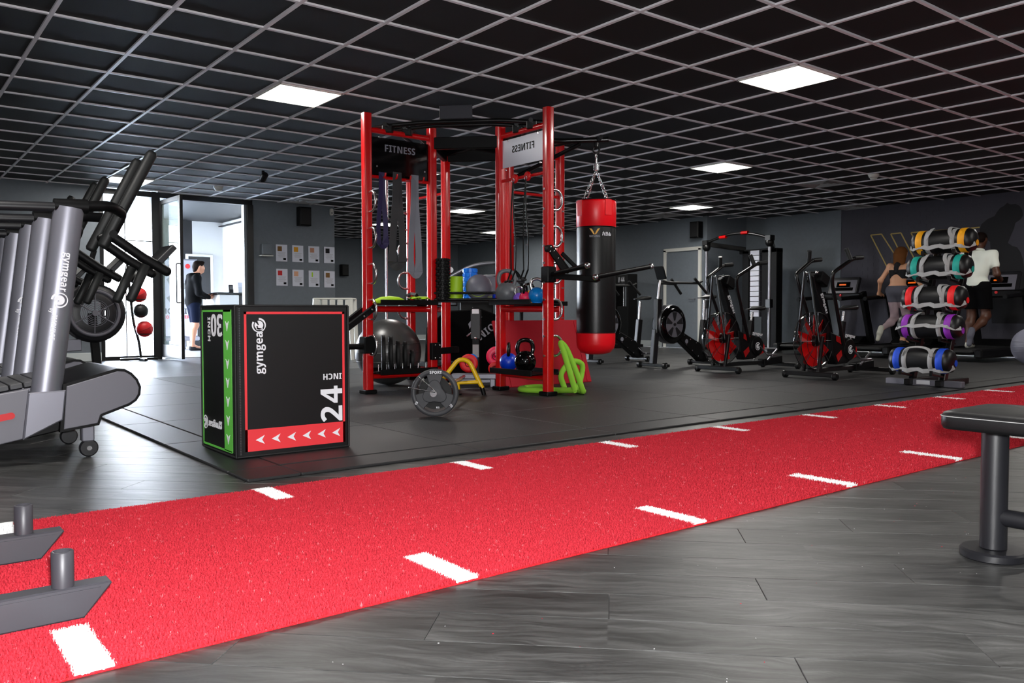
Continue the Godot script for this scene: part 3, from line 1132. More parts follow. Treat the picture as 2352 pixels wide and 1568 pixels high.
func build_treadmills() -> void:
	var t := thing("sled_treadmill", "nearest grey sled treadmill with black push bars at the left edge", "treadmill", Vector3(0.66, 0.0, -4.95), 0.0, "sled treadmills in a row at the left")
	treadmill_parts(t)
	copy(t, "second grey sled treadmill, behind the nearest one at the left edge", Vector3(0.66, 0.0, -6.05), 0.0)
	copy(t, "third grey sled treadmill, hindmost of the row at the left edge", Vector3(0.66, 0.0, -7.15), 0.0)
	# air rower standing beyond the treadmills
	var r := thing("air_rower", "grey fan wheel of a rowing machine seen behind the treadmill column", "rowing machine", Vector3(1.86, 0.0, -9.3), 0.0)
	var st := S()
	lathe(st, [[0.14, -0.09], [0.27, -0.085], [0.30, -0.05], [0.30, 0.05], [0.27, 0.085], [0.14, 0.09]], Vector3(0, 0.74, 0), rotx(90), 36)
	part(r, "fan_cage", st, M.dark_plastic)
	st = S()
	torus(st, Vector3(0, 0.74, 0.09), 0.225, 0.018, rotx(90), 36, 8)
	for k in 10: torus(st, Vector3(0, 0.74, 0.085), 0.05 + k * 0.017, 0.0035, rotx(90), 30, 5)
	for k in 6:
		var a := TAU * k / 6 + 0.5
		tube(st, [Vector3(0, 0.74, 0.09), Vector3(cos(a) * 0.225, 0.74 + sin(a) * 0.225, 0.09)], 0.006, 6)
	cyl(st, Vector3(0, 0.74, 0.095), 0.03, 0.03, rotx(90), 16)
	part(r, "grille", st, M.silver_plastic)
	st = S()
	beam(st, Vector3(0.0, 0.74, -0.06), Vector3(0.05, 0.05, -0.06), 0.06, 0.08)
	beam(st, Vector3(0.05, 0.05, -0.3), Vector3(0.05, 0.05, 0.3), 0.06, 0.06)
	part(r, "front_leg", st, M.black_satin)
	st = S()
	beam(st, Vector3(-0.12, 0.42, 0), Vector3(-1.7, 0.36, 0), 0.09, 0.12)
	part(r, "rail", st, M.silver)
	st = S()
	beam(st, Vector3(-1.65, 0.35, 0), Vector3(-1.65, 0.03, 0), 0.06, 0.06)
	part(r, "rear_leg", st, M.black_satin)
	st = S()
	lathe(st, [[0.0, 0.0], [0.16, 0.0], [0.17, 0.03], [0.12, 0.07], [0.0, 0.075]], Vector3(-1.0, 0.43, 0), Basis.IDENTITY, 20)
	part(r, "seat", st, M.black_satin)
	st = S()
	beam(st, Vector3(-0.05, 0.95, 0), Vector3(0.02, 1.25, 0), 0.05, 0.06)
	box(st, Vector3(0.0, 1.3, 0), Vector3(0.03, 0.16, 0.14), rotz(-15))
	part(r, "monitor_arm", st, M.black_satin)

func build_sled() -> void:
	var t := thing("push_sled", "dark grey steel push sled lying on the red turf, two skids with weight posts", "sled", Vector3(0.0, 0.014, -2.48))
	for z in [0.30, -0.30]:
		var st := S()
		extrude(st, P2([-0.75, 0.0, 0.40, 0.0, 0.462, 0.072, 0.458, 0.078, -0.75, 0.078]), 0.055, Vector3(0, 0, z), Basis.IDENTITY, false, 0.004)
		part(t, "skid", st, M.sled_grey)
		st = S()
		extrude(st, P2([-0.70, 0.008, 0.386, 0.008, 0.436, 0.068, -0.70, 0.068]), 0.003, Vector3(0, 0, z + 0.0285), Basis.IDENTITY)
		part(t, "side_plate", st, M.sled_grey)
		st = S()
		lathe(st, [[0.0245, 0.0], [0.0245, 0.082], [0.0225, 0.084], [0.019, 0.084], [0.019, 0.06], [0.0, 0.06]], Vector3(0.36, 0.078, z), Basis.IDENTITY, 24)
		part(t, "weight_post", st, M.sled_grey)
	var st := S()
	beam(st, Vector3(-0.1, 0.05, -0.27), Vector3(-0.1, 0.05, 0.27), 0.06, 0.05)
	part(t, "cross_bar", st, M.sled_grey)

func build_bench() -> void:
	var t := thing("flat_bench", "black padded flat bench with round grey post at the right edge", "bench", Vector3(2.66, 0.0, -1.05))
	var st := S()
	# pad: rounded block with a crowned top
	var rings := []
	for q in [[-0.10, 0.405, 0.0], [-0.005, 0.40, 0.012], [0.0, 0.41, 0.0], [0.0, 0.437, 0.0], [-0.006, 0.447, 0.0], [-0.02, 0.452, 0.0], [-0.06, 0.457, 0.0], [-0.16, 0.46, 0.0]]:
		var r := PackedVector3Array()
		var w: float = 0.34 + q[0] * 2
		var l: float = 1.24 + q[0] * 2
		for v in rrect(w, l, maxf(0.012, 0.045 + q[0] * 0.4), 5): r.append(Vector3(v.x - 0.05, q[1], -v.y + 0.545))
		rings.append(r)
	smooth(st)
	for i in rings.size() - 1: ring_join(st, rings[i], rings[i + 1])
	fan(st, rings[0], true); fan(st, rings[rings.size() - 1], false)
	var pad := part(t, "pad", st, M.vinyl_black)
	st = S()
	var seam := []
	for v in rrect(0.342, 1.242, 0.045, 5): seam.append(Vector3(v.x - 0.05, 0.437, -v.y + 0.545))
	tube(st, seam, 0.0012, 6, true)
	part(pad, "stitching", st, M.strap_grey)
	st = S()
	tube(st, V([0, 0.03, 0, 0, 0.40, 0]), 0.037, 24)
	part(t, "post", st, M.dark_plastic)
	st = S()
	lathe(st, [[0.0, 0.0], [0.085, 0.0], [0.09, 0.004], [0.09, 0.022], [0.084, 0.028], [0.0, 0.028]], Vector3.ZERO, Basis.IDENTITY, 32, true)
	part(t, "foot_plate", st, M.dark_plastic)
	st = S()
	tube(st, V([0, 0.125, 0.0, 0.0, 0.125, 1.0]), 0.026, 16)
	part(t, "brace", st, M.dark_plastic)
	st = S()
	tube(st, V([0, 0.03, 1.0, 0, 0.40, 1.0]), 0.037, 24)
	part(t, "post", st, M.dark_plastic)
	st = S()
	beam(st, Vector3(-0.25, 0.03, 1.0), Vector3(0.25, 0.03, 1.0), 0.07, 0.06)
	part(t, "rear_foot", st, M.dark_plastic)
# ---------------------------------------------------------------- the red rig and what hangs on it
const RC := Vector3(4.69, 0.016, -6.61)
const RU0 := 0.46
const RU1 := 1.14
func rig_arm(t: Node3D, deg: float, kind: String) -> void:
	# local z runs outwards along the arm, x to its right-hand side
	var b := roty(deg)
	var st: SurfaceTool
	var sq := rrect(0.076, 0.076, 0.014, 3)
	for u in [RU0, RU1]:
		st = S()
		sweep(st, [b * Vector3(0, 0.035, u), b * Vector3(0, 2.485 if u == RU1 else 2.44, u)], sq, false, b.z)
		var post := part(t, "post", st, M.red_paint)
		st = S()
		box(st, b * Vector3(0, 0.018, u), Vector3(0.12, 0.036, 0.12), b, 0.006)
		part(post, "foot", st, M.black_satin)
	for q in [[2.345, 0.05, M.red_paint], [1.935, 0.03, M.red_paint], [0.755, 0.055, M.red_paint], [0.15, 0.045, M.red_paint]]:
		st = S()
		tube(st, [b * Vector3(0, q[0], RU0 + 0.03), b * Vector3(0, q[0], RU1 - 0.03)], q[1] / 2, 12)
		part(t, "crossbar", st, q[2])
	# chrome grip hoops on the outer post
	for k in 5:
		var y := 1.70 - 0.317 * k
		st = S()
		var pts := V([-0.05, 0.085, 0, 0.05, 0.085, 0, 0.085, 0.085, 0])
		for j in 9:
			var a := PI / 2 - PI * j / 8
			pts.append(Vector3(0.085 + cos(a) * 0.075, sin(a) * 0.088, 0))
		pts.append_array(V([0.05, -0.085, 0, -0.05, -0.085, 0]))
		var path := []
		for p in pts: path.append(b * (p + Vector3(0, y, RU1 - 0.0)))
		path.remove_at(2)
		tube(st, path, 0.011, 10)
		part(t, "grip_hoop", st, M.chrome)
	# sign plate between the posts
	if kind != "bare":
		st = S()
		var sy := 2.12 if kind == "black" else 2.175
		box(st, b * Vector3(0.0, sy, (RU0 + RU1) / 2), Vector3(0.006, 0.34 if kind == "black" else 0.25, RU1 - RU0 - 0.075), b, 0.0)
		var sign_ := part(t, "sign_panel", st, M.black_gloss if kind == "black" else M.paper)
		text(sign_, "FITNESS", 0.085, b * Vector3(0.0045, 2.20, (RU0 + RU1) / 2), b * roty(90), M.grey_print if kind == "black" else M.black_satin, true)
		text(sign_, "FITNESS", 0.085, b * Vector3(-0.0045, 2.20, (RU0 + RU1) / 2), b * roty(-90) * Basis.from_scale(Vector3(-1, 1, 1)), M.grey_print if kind == "black" else M.black_satin, true)
		st = S()
		for q in [[2.29, 0.12], [2.03, 0.08], [2.03, 0.58], [2.29, 0.55]]: cyl(st, b * Vector3(0, q[0], RU0 + q[1]), 0.008, 0.016, b * rotz(90), 10)
		part(sign_, "screw", st, M.chrome)
	# shelf
	st = S()
	box(st, b * Vector3(0.0, 0.798, (RU0 + RU1) / 2), Vector3(0.34, 0.012, 0.60), b, 0.003)
	for s in [-1, 1]: box(st, b * Vector3(0.165 * s, 0.815, (RU0 + RU1) / 2), Vector3(0.012, 0.045, 0.60), b, 0.003)
	part(t, "shelf", st, M.black_satin)
	st = S()
	box(st, b * Vector3(0.0, 0.182, (RU0 + RU1) / 2), Vector3(0.32, 0.012, 0.60), b, 0.003)
	for s in [-1, 1]: box(st, b * Vector3(0.155 * s, 0.195, (RU0 + RU1) / 2), Vector3(0.012, 0.05, 0.60), b, 0.003)
	part(t, "shelf", st, M.black_satin)

func rp(deg: float, x: float, y: float, u: float) -> Vector3: return roty(deg) * Vector3(x, y, u)

func build_rig() -> void:
	var t := thing("training_rig", "red four armed functional training rig with chrome grip hoops", "training rig", RC)
	rig_arm(t, 0, "white")
	rig_arm(t, -90, "black")
	rig_arm(t, 90, "bare")
	rig_arm(t, 180, "bare")
	var st: SurfaceTool
	# monkey-bar frame on top: tubes from arm to arm
	for q in [[-90, 0], [0, 90], [90, 180], [180, 270]]:
		for u in [0.92, 0.72]:
			st = S()
			var a := rp(q[0], 0, 2.395, u)
			var e := rp(q[1], 0, 2.395, u)
			var dv := (e - a).normalized()
			tube(st, bend([a - dv * 0.12, a.lerp(e, 0.22) + Vector3(0, 0.03, 0), a.lerp(e, 0.78) + Vector3(0, 0.03, 0), e + dv * 0.12], 0.08), 0.019, 10)
			part(t, "pull_up_bar", st, M.black_paint)
	for d in [0, 90, 180, 270]:
		st = S()
		for u in [0.92, 0.72]:
			st = S()
			box(st, rp(d, 0, 2.37, u), Vector3(0.09, 0.07, 0.09), roty(d + 45), 0.006)
			part(t, "clamp", st, M.black_paint)
		st = S()
		for u in [0.92, 0.72]:
			for s in [-1, 1]: ball(st, rp(d, 0.035 * s, 2.405, u + 0.035), Vector3.ONE * 0.009, Basis.IDENTITY, 8)
		part(t, "bolt", st, M.chrome)
	st = S()
	for d in [0, 90, 180, 270]: beam(st, rp(d, 0, 2.30, RU0), rp(d + 90, 0, 2.30, RU0), 0.05, 0.11)
	beam(st, rp(0, 0, 2.33, RU0), rp(180, 0, 2.33, RU0), 0.05, 0.06)
	beam(st, rp(90, 0, 2.33, RU0), rp(270, 0, 2.33, RU0), 0.05, 0.06)
	part(t, "top_frame", st, M.black_satin)
	st = S()
	box(st, rp(-45, 0, 2.47, 0.81), Vector3(0.29, 0.115, 0.012), roty(-45), 0.003)
	part(t, "target_plate", st, M.slate)
	# corner shelf between the two front arms
	st = S()
	var c0 := rp(-90, 0, 0, RU0)
	var c1 := rp(0, 0, 0, RU0)
	extrude(st, P2([c0.x, c0.z, c1.x, c1.z, c1.x + 0.02, c1.z - 0.42, c0.x + 0.38, c0.z - 0.02]), 0.02, Vector3(0, 0.83, 0), Basis(Vector3.RIGHT, Vector3.BACK, Vector3.DOWN))
	part(t, "corner_shelf", st, M.black_satin)
	for y in [0.845, 0.905]:
		st = S()
		tube(st, bend([c0 + Vector3(0.0, y, 0.03), c0 + Vector3(0.05, y, 0.07), c1 + Vector3(-0.07, y, -0.03), c1 + Vector3(-0.03, y, 0.0)], 0.05), 0.012, 8)
		part(t, "shelf_rail", st, M.black_paint)
	# boom carrying the heavy bag
	st = S()
	tube(st, bend([rp(0, 0.0, 2.33, 0.5), rp(45, 0.0, 2.36, 0.85), rp(45, 0, 2.365, 1.32)], 0.1), 0.026, 12)
	tube(st, [rp(90, 0, 2.05, RU0), rp(45, 0, 2.33, 1.05)], 0.02, 10)
	tube(st, [rp(90, 0, 2.33, 0.5), rp(45, 0.0, 2.36, 1.0)], 0.022, 10)
	part(t, "boom", st, M.black_paint)
	st = S()
	tube(st, [rp(45, -0.12, 2.365, 1.25), rp(45, 0.09, 2.365, 1.20)], 0.021, 10)
	part(t, "boom_end", st, M.black_paint)
	# V handles on the front right post
	st = S()
	box(st, rp(0, 0, 1.05, RU1 + 0.005), Vector3(0.10, 0.14, 0.10), Basis.IDENTITY, 0.008)
	part(t, "handle_clamp", st, M.black_satin)
	var vb := Vector3(4.86, 1.05, -5.18) - RC
	st = S()
	beam(st, rp(0, 0.03, 1.04, RU1), vb + Vector3(0.05, -0.03, 0.1), 0.05, 0.05)
	tube(st, [rp(0, 0.0, 1.05, RU1 + 0.04), Vector3(4.76, 1.125, -5.07) - RC], 0.021, 12)
	tube(st, [Vector3(4.85, 1.035, -5.04) - RC, Vector3(5.40, 1.135, -4.94) - RC], 0.021, 12)
	beam(st, vb + Vector3(0.05, -0.03, 0.1), Vector3(4.86, 1.035, -5.03) - RC, 0.04, 0.04)
	part(t, "dip_handle", st, M.black_satin)
	st = S()
	for p in [Vector3(4.765, 1.128, -5.058), Vector3(4.845, 1.034, -5.042), Vector3(5.41, 1.137, -4.938)]: ball(st, p - RC, Vector3.ONE * 0.027, Basis.IDENTITY, 14)
	part(t, "handle_end", st, M.chrome)
	st = S()
	beam(st, rp(0, -0.03, 1.28, RU1 + 0.05), rp(0, 0.16, 1.07, RU1 + 0.05), 0.015, 0.06)
	beam(st, rp(0, 0.07, 1.28, RU1 - 0.04), rp(0, 0.26, 1.08, RU1 - 0.02), 0.03, 0.05)
	beam(st, rp(0, 0.14, 1.24, RU1 + 0.02), rp(0, 0.28, 1.12, RU1 + 0.05), 0.02, 0.035)
	cyl(st, rp(0, -0.035, 1.27, RU1 + 0.05), 0.032, 0.05, rotx(90), 14)
	part(t, "handle_bracket", st, M.black_satin)
	st = S()
	for q in [[-0.035, 1.285], [-0.042, 1.245], [0.0, 1.25], [0.05, 1.19]]: ball(st, rp(0, q[0], q[1], RU1 + 0.075), Vector3.ONE * 0.008, Basis.IDENTITY, 8)
	part(t, "bolt", st, M.chrome)
	# folded handle on the front left post
	st = S()
	box(st, rp(-90, 0, 0.435, RU1 + 0.005), Vector3(0.11, 0.15, 0.11), Basis.IDENTITY, 0.008)
	part(t, "handle_clamp", st, M.black_satin)
	st = S()
	tube(st, [rp(-90, 0, 0.42, RU1), rp(-90, -0.02, 0.43, RU1 + 0.42)], 0.026, 12)
	beam(st, rp(-90, 0.06, 0.78, RU1 - 0.05), rp(-90, 0.05, 0.50, RU1 + 0.36), 0.03, 0.055)
	beam(st, rp(-90, -0.07, 0.76, RU1 - 0.0), rp(-90, -0.07, 0.50, RU1 + 0.36), 0.03, 0.055)
	part(t, "folded_handle", st, M.black_satin)
	st = S()
	for q in [[0.79, -0.05], [0.75, 0.0], [0.69, 0.08], [0.36, 0.0]]: ball(st, rp(-90, 0.085, q[0], RU1 + q[1]), Vector3.ONE * 0.009, Basis.IDENTITY, 8)
	part(t, "bolt", st, M.chrome)
	# bracket low on the left arm's inner post
	st = S()
	box(st, rp(-90, 0.05, 0.36, RU0), Vector3(0.1, 0.16, 0.05), Basis.IDENTITY, 0.005)
	beam(st, rp(-90, 0.05, 0.36, RU0), rp(-90, 0.06, 0.37, RU0 - 0.25), 0.05, 0.06)
	part(t, "low_bracket", st, M.black_satin)
	st = S()
	for q in [[0.42, 0.02], [0.42, -0.03], [0.30, 0.02], [0.30, -0.03]]: ball(st, rp(-90, 0.08, q[0], RU0 + q[1]), Vector3.ONE * 0.009, Basis.IDENTITY, 8)
	part(t, "bolt", st, M.chrome)
	# band hooks and rope knobs on the thin bars
	st = S()
	for u in [0.60, 0.74, 0.88, 1.0]:
		st = S()
		tube(st, bend([rp(-90, 0, 1.935, u), rp(-90, 0.08, 1.925, u), rp(-90, 0.09, 1.965, u)], 0.02), 0.009, 8)
		part(t, "band_hook", st, M.red_paint)
	for u in [0.72, 0.90]:
		st = S()
		cyl(st, rp(0, -0.035, 1.925, u), 0.042, 0.03, rotz(90), 18, 0.008)
		part(t, "rope_knob", st, M.red_paint)

func band(label: String, m: Material, u: float, lo: float, w: float, gap: float, tw: float) -> void:
	# long flat loop of rubber hanging over a hook
	var t := thing("resistance_band", label, "band", RC, 0.0, "resistance bands on the rig hooks")
	var st := S()
	var pts := []
	var c := rp(-90, 0.055, 1.95, u)
	var side := rp(-90, 0, 0, 1).normalized()
	for i in 9:
		var k := i / 8.0
		pts.append(c + side * (gap * (0.25 + 0.75 * sin(k * PI * 0.5))) + Vector3(0, -(1.95 - lo - gap) * k, 0.012 * sin(k * 6.0)))
	for i in 7:
		var a := PI * i / 6
		pts.append(c + side * gap * cos(a) + Vector3(0, -(1.95 - lo - gap) - gap * sin(a), 0.01 * tw))
	for i in 9:
		var k := 1.0 - i / 8.0
		pts.append(c - side * (gap * (0.25 + 0.75 * sin(k * PI * 0.5))) + Vector3(0, -(1.95 - lo - gap) * k, -0.012 * sin(k * 6.0)))
	sweep(st, pts, rrect(w, 0.005, 0.002, 1), true, Vector3.BACK, [], true, false)
	part(t, "loop", st, m)

func kettlebell(label: String, m: Material, at: Vector3, r: float, turn: float, horn: Material, group: String) -> void:
	var t := thing("kettlebell", label, "kettlebell", at, turn, group)
	var st := S()
	var prof := [[0.0, 0.0], [r * 0.62, 0.0], [r * 0.72, r * 0.05]]
	for i in range(2, 13):
		var a := -PI / 2 + PI * i / 13.0
		prof.append([cos(a) * r, r * 0.93 + sin(a) * r])
	prof.append([0.0, r * 1.9])
	lathe(st, prof, Vector3.ZERO, Basis.IDENTITY, 24)
	part(t, "body", st, m)
	st = S()
	var h := r * 1.65
	tube(st, curve(V([-r * 0.55, r * 1.45, 0, -r * 0.72, r * 2.1, 0, -r * 0.55, h + r * 1.05, 0, 0, h + r * 1.25, 0, r * 0.55, h + r * 1.05, 0, r * 0.72, r * 2.1, 0, r * 0.55, r * 1.45, 0]), 5), r * 0.19, 10)
	part(t, "handle", st, horn)

func foam_roller(label: String, m: Material, at: Vector3, r: float, h: float, ribs: int) -> void:
	var t := thing("foam_roller", label, "foam roller", at, 20.0, "foam rollers on the rig shelf")
	var st := S()
	if ribs == 0:
		lathe(st, [[r * 0.4, 0.0], [r, 0.0], [r, h], [r * 0.4, h], [r * 0.4, 0.0]], Vector3.ZERO, Basis.IDENTITY, 8, true)
		part(t, "tube", st, m)
		return
	lathe(st, [[r * 0.6, 0.0], [r * 0.9, 0.0], [r * 0.9, h], [r * 0.6, h], [r * 0.6, 0.0]], Vector3.ZERO, Basis.IDENTITY, 24, true)
	part(t, "tube", st, m)
	st = S()
	for k in ribs:
		for j in 10:
			var a := TAU * (j + 0.5 * (k % 2)) / 10
			box(st, Vector3(cos(a) * r * 0.93, h * (k + 0.5) / ribs, sin(a) * r * 0.93), Vector3(r * 0.18, h / ribs * 0.78, r * 0.42), roty(-rad_to_deg(a)), 0.003)
	part(t, "grip_block", st, m)

func build_rig_goods() -> void:
	var st: SurfaceTool
	var t: Node3D
	band("dark purple resistance band loop hanging on the left rig tower", M.band_purple, 1.02, 1.31, 0.045, 0.032, 1.0)
	band("wide charcoal resistance band loop in the middle of the left rig tower", M.band_charcoal, 0.86, 1.14, 0.075, 0.045, -1.0)
	band("light grey resistance band loop nearest the left tower's inner post", M.band_grey, 0.68, 1.06, 0.06, 0.036, 0.5)
	# suspension trainers hanging on the right tower
	for q in [[0.72, "black suspension trainer strap under the left red knob of the right rig tower"], [0.90, "black suspension trainer strap under the right red knob of the right rig tower"]]:
		t = thing("suspension_trainer", q[1], "suspension trainer", RC, 0.0, "suspension trainers on the rig")
		st = S()
		var a := rp(0, -0.055, 1.90, q[0])
		for s in [-1, 1]:
			tube(st, curve([a, a + Vector3(-0.01, -0.25, 0.015 * s), a + Vector3(0.0, -0.55, 0.035 * s), a + Vector3(0, -0.8, 0.03 * s)], 5), 0.006, 6)
		part(t, "strap", st, M.black_satin)
		st = S()
		for s in [-1, 1]:
			var h := a + Vector3(0, -0.8, 0.03 * s)
			tube(st, [h, h + Vector3(-0.05, -0.09, 0.01), h + Vector3(-0.03, -0.10, -0.02)], 0.004, 6, true)
			tube(st, [h + Vector3(-0.05, -0.09, 0.03), h + Vector3(-0.03, -0.10, -0.05)], 0.011, 8)
		part(t, "handle", st, M.grip)
		st = S()
		torus(st, a + Vector3(0, 0.01, 0), 0.016, 0.003, rotz(90), 14, 6)
		for k in 4: box(st, a + Vector3(0.0, -0.22 - 0.12 * k, 0.012), Vector3(0.012, 0.012, 0.02), Basis.IDENTITY, 0.002)
		part(t, "buckle", st, M.steel)
	# heavy bag
	var bp := Vector3(5.555, 0.0, -5.775)
	t = thing("punching_bag", "hanging heavy punching bag, black with red top and bottom", "punching bag", bp)
	st = S()
	lathe(st, [[0.185, 0.545], [0.187, 0.56], [0.187, 1.53], [0.185, 1.545]], Vector3.ZERO, Basis.IDENTITY, 40)
	var body := part(t, "body", st, M.vinyl_bag)
	st = S()
	lathe(st, [[0.186, 1.545], [0.19, 1.55], [0.192, 1.78], [0.188, 1.80], [0.17, 1.80], [0.0, 1.795]], Vector3.ZERO, Basis.IDENTITY, 40)
	part(t, "top_band", st, M.vinyl_red)
	st = S()
	lathe(st, [[0.0, 0.335], [0.08, 0.338], [0.14, 0.355], [0.175, 0.395], [0.186, 0.44], [0.187, 0.54], [0.186, 0.546]], Vector3.ZERO, Basis.IDENTITY, 40)
	part(t, "bottom_cap", st, M.vinyl_red)
	st = S()
	torus(st, Vector3(0, 1.803, 0), 0.188, 0.006, Basis.IDENTITY, 40, 6)
	torus(st, Vector3(0, 1.547, 0), 0.189, 0.004, Basis.IDENTITY, 40, 6)
	torus(st, Vector3(0, 0.543, 0), 0.188, 0.003, Basis.IDENTITY, 40, 6)
	part(t, "rim_seam", st, M.black_satin)
	for k in 4:
		var a := deg_to_rad(-38.1 - 45.0 + 90.0 * k + 90.0)
		st = S()
		var o := Vector3(cos(a), 0, sin(a))
		box(st, o * 0.191 + Vector3(0, 1.725, 0), Vector3(0.008, 0.15, 0.075), Basis(o, Vector3.UP, o.cross(Vector3.UP)), 0.002)
		part(t, "strap_loop", st, M.vinyl_red)
		# chain
		st = S()
		var top := Vector3(0, 2.10, 0)
		var low := o * 0.165 + Vector3(0, 1.79, 0)
		for i in 11:
			var f := i / 10.0
			var c := top.lerp(low, 0.05 + 0.93 * f)
			var dv := (low - top).normalized()
			var y := dv
			var x := dv.cross(Vector3.UP).normalized()
			if i % 2: x = x.cross(dv).normalized()
			var pts := []
			for j in 10:
				var aa := TAU * j / 10
				pts.append(c + y * cos(aa) * 0.021 + x * sin(aa) * 0.009)
			tube(st, pts, 0.0032, 5, true)
		part(t, "chain", st, M.chrome)
	st = S()
	cyl(st, Vector3(0, 2.125, 0), 0.026, 0.07, Basis.IDENTITY, 16, 0.006)
	tube(st, V([0, 2.15, 0, 0, 2.21, 0]), 0.009, 8)
	torus(st, Vector3(0, 2.235, 0), 0.026, 0.008, roty(38) * rotx(90), 20, 8)
	part(t, "swivel", st, M.chrome)
	st = S()
	torus(st, Vector3(0, 2.285, 0), 0.03, 0.010, roty(-52) * rotx(90), 20, 8)
	cyl(st, Vector3(0, 2.335, 0), 0.03, 0.05, Basis.IDENTITY, 14, 0.006)
	part(t, "hanger", st, M.black_paint)
	# logo print wrapped on the front
	var face := Basis(Vector3.UP, deg_to_rad(-44.0))
	st = S()
	for s in [-1, 1]:
		extrude(st, P2([0.0, 0.0, 0.012, 0.0, 0.05, 0.055, 0.028, 0.052, 0.014, 0.03]) if s == 1 else P2([0.0, 0.0, -0.012, 0.0, -0.05, 0.055, -0.028, 0.052, -0.014, 0.03]), 0.0015, face * Vector3(-0.012, 1.47, 0.189), face)
	part(body, "emblem", st, M.mustard)
	text(body, "WESING", 0.026, face * Vector3(-0.012, 1.452, 0.1885), face, M.grey_print, true)
	var face2 := Basis(Vector3.UP, deg_to_rad(-12.0))
	# three angular characters
	st = S()
	for q in [[-0.035, 0.008, 0.024, 0.005], [-0.027, -0.003, 0.005, 0.024], [-0.021, -0.014, 0.010, 0.005], [0.0, 0.0, 0.022, 0.005], [0.0, 0.014, 0.022, 0.005], [0.0, -0.014, 0.022, 0.005], [-0.009, 0.0, 0.005, 0.033], [0.009, 0.0, 0.005, 0.033], [0.032, -0.014, 0.026, 0.005], [0.032, 0.0, 0.005, 0.033], [0.021, -0.006, 0.005, 0.02], [0.043, -0.006, 0.005, 0.02]]:
		box(st, face2 * Vector3(q[0], 1.475 + q[1], 0.1885), Vector3(q[2], q[3], 0.002), face2, 0.0)
	beam(st, face2 * Vector3(-0.034, 1.495, 0.1885), face2 * Vector3(-0.048, 1.458, 0.1885), 0.002, 0.005, Vector3.UP, 0.0)
	part(body, "characters", st, M.white_print)
	# kettlebells
	var sh := RC.y + 0.804
	kettlebell("large grey kettlebell on the right rig tower's shelf", M.kettle_grey, Vector3(4.70, sh, -6.07), 0.105, -38, M.kettle_grey, "kettlebells on the upper rig shelf")
	kettlebell("small violet kettlebell on the right rig tower's shelf", M.violet, Vector3(4.72, sh, -5.915), 0.052, -20, M.chrome, "kettlebells on the upper rig shelf")
	kettlebell("small mustard yellow kettlebell on the right rig tower's shelf", M.mustard, Vector3(4.80, sh, -5.87), 0.062, -50, M.black_gloss, "kettlebells on the upper rig shelf")
	kettlebell("small pink kettlebell on the right rig tower's shelf", M.pink, Vector3(4.68, sh, -5.775), 0.055, 30, M.black_gloss, "kettlebells on the upper rig shelf")
	kettlebell("cyan blue kettlebell beside the right rig tower's outer post", M.cyan, Vector3(4.735, sh, -5.68), 0.075, -30, M.chrome, "kettlebells on the upper rig shelf")
	kettlebell("royal blue kettlebell on the right rig tower's low shelf", M.blue, Vector3(4.69, RC.y + 0.188, -6.03), 0.085, 50, M.black_gloss, "kettlebells on the low rig shelf")
	kettlebell("large glossy black kettlebell on the right rig tower's low shelf", M.black_gloss, Vector3(4.70, RC.y + 0.188, -5.80), 0.10, -25, M.black_gloss, "kettlebells on the low rig shelf")
	# rollers, balance domes and balls on the corner shelf
	var cs := RC.y + 0.84
	foam_roller("tall ribbed black foam roller standing on the rig's corner shelf", M.black_satin, Vector3(4.31, cs - 0.0, -6.55), 0.07, 0.39, 14)
	foam_roller("lime green foam roller standing on the rig's corner shelf", M.lime, Vector3(4.445, cs, -6.53), 0.07, 0.225, 0)
	foam_roller("bright blue knobbly foam roller behind the grey balance dome", M.sky_blue, Vector3(4.66, cs, -6.60), 0.072, 0.31, 7)
	for q in [["grey balance dome with lime stripe leaning on the rig's corner shelf", Vector3(4.60, cs, -6.37), 0.125], ["smaller grey balance dome behind the striped dome on the corner shelf", Vector3(4.80, cs, -6.46), 0.12]]:
		t = thing("balance_dome", q[0], "balance dome", q[1], -42.0, "balance domes on the rig shelf")
		st = S()
		var r: float = q[2]
		var prof := []
		for i in 11:
			var a := PI / 2 * i / 10
			prof.append([cos(a) * r if i < 10 else 0.0, sin(a) * r * 0.75])
		lathe(st, prof, Vector3(0, r * 0.97, 0), rotx(78), 28)
		part(t, "dome", st, M.bosu_grey)
		st = S()
		torus(st, Vector3(0, r * 1.02, r * 0.42), r * 0.76, 0.004, rotx(78), 28, 6)
		part(t, "stripe", st, M.lime)
		st = S()
		lathe(st, [[0.0, -0.03], [r * 0.9, -0.03], [r * 0.97, -0.015], [r * 0.97, 0.0], [0.0, 0.0]], Vector3(0, r * 0.97, 0), rotx(78), 28, true)
		part(t, "base", st, M.black_satin)
		st = S()
		box(st, Vector3(0, r * 1.62, r * 0.44), Vector3(0.034, 0.024, 0.004), rotx(-40), 0.0)
		part(t, "badge", st, M.mustard)
	for q in [["small royal blue ball at the end of the rig's corner shelf", M.blue, Vector3(4.70, cs + 0.036, -6.235), 0.035], ["tiny red ball next to the blue ball on the corner shelf", M.ball_red, Vector3(4.755, cs + 0.02, -6.26), 0.019]]:
		t = thing("small_ball", q[0], "ball", q[2], 0.0, "small balls on the rig shelf")
		st = S()
		ball(st, Vector3.ZERO, Vector3.ONE * q[3])
		part(t, "shell", st, q[1])
		st = S()
		torus(st, Vector3.ZERO, q[3], 0.001, rotz(20), 18, 5)
		part(t, "seam", st, q[1])
	# left tower's shelf
	t = thing("balance_cushion", "lime green domed balance cushion on the left rig tower's shelf", "balance cushion", Vector3(3.78, sh, -6.62))
	st = S()
	lathe(st, [[0.0, 0.0], [0.14, 0.0], [0.15, 0.012], [0.13, 0.04], [0.08, 0.062], [0.0, 0.07]], Vector3.ZERO, Basis.IDENTITY, 28)
	part(t, "dome", st, M.lime)
	st = S()
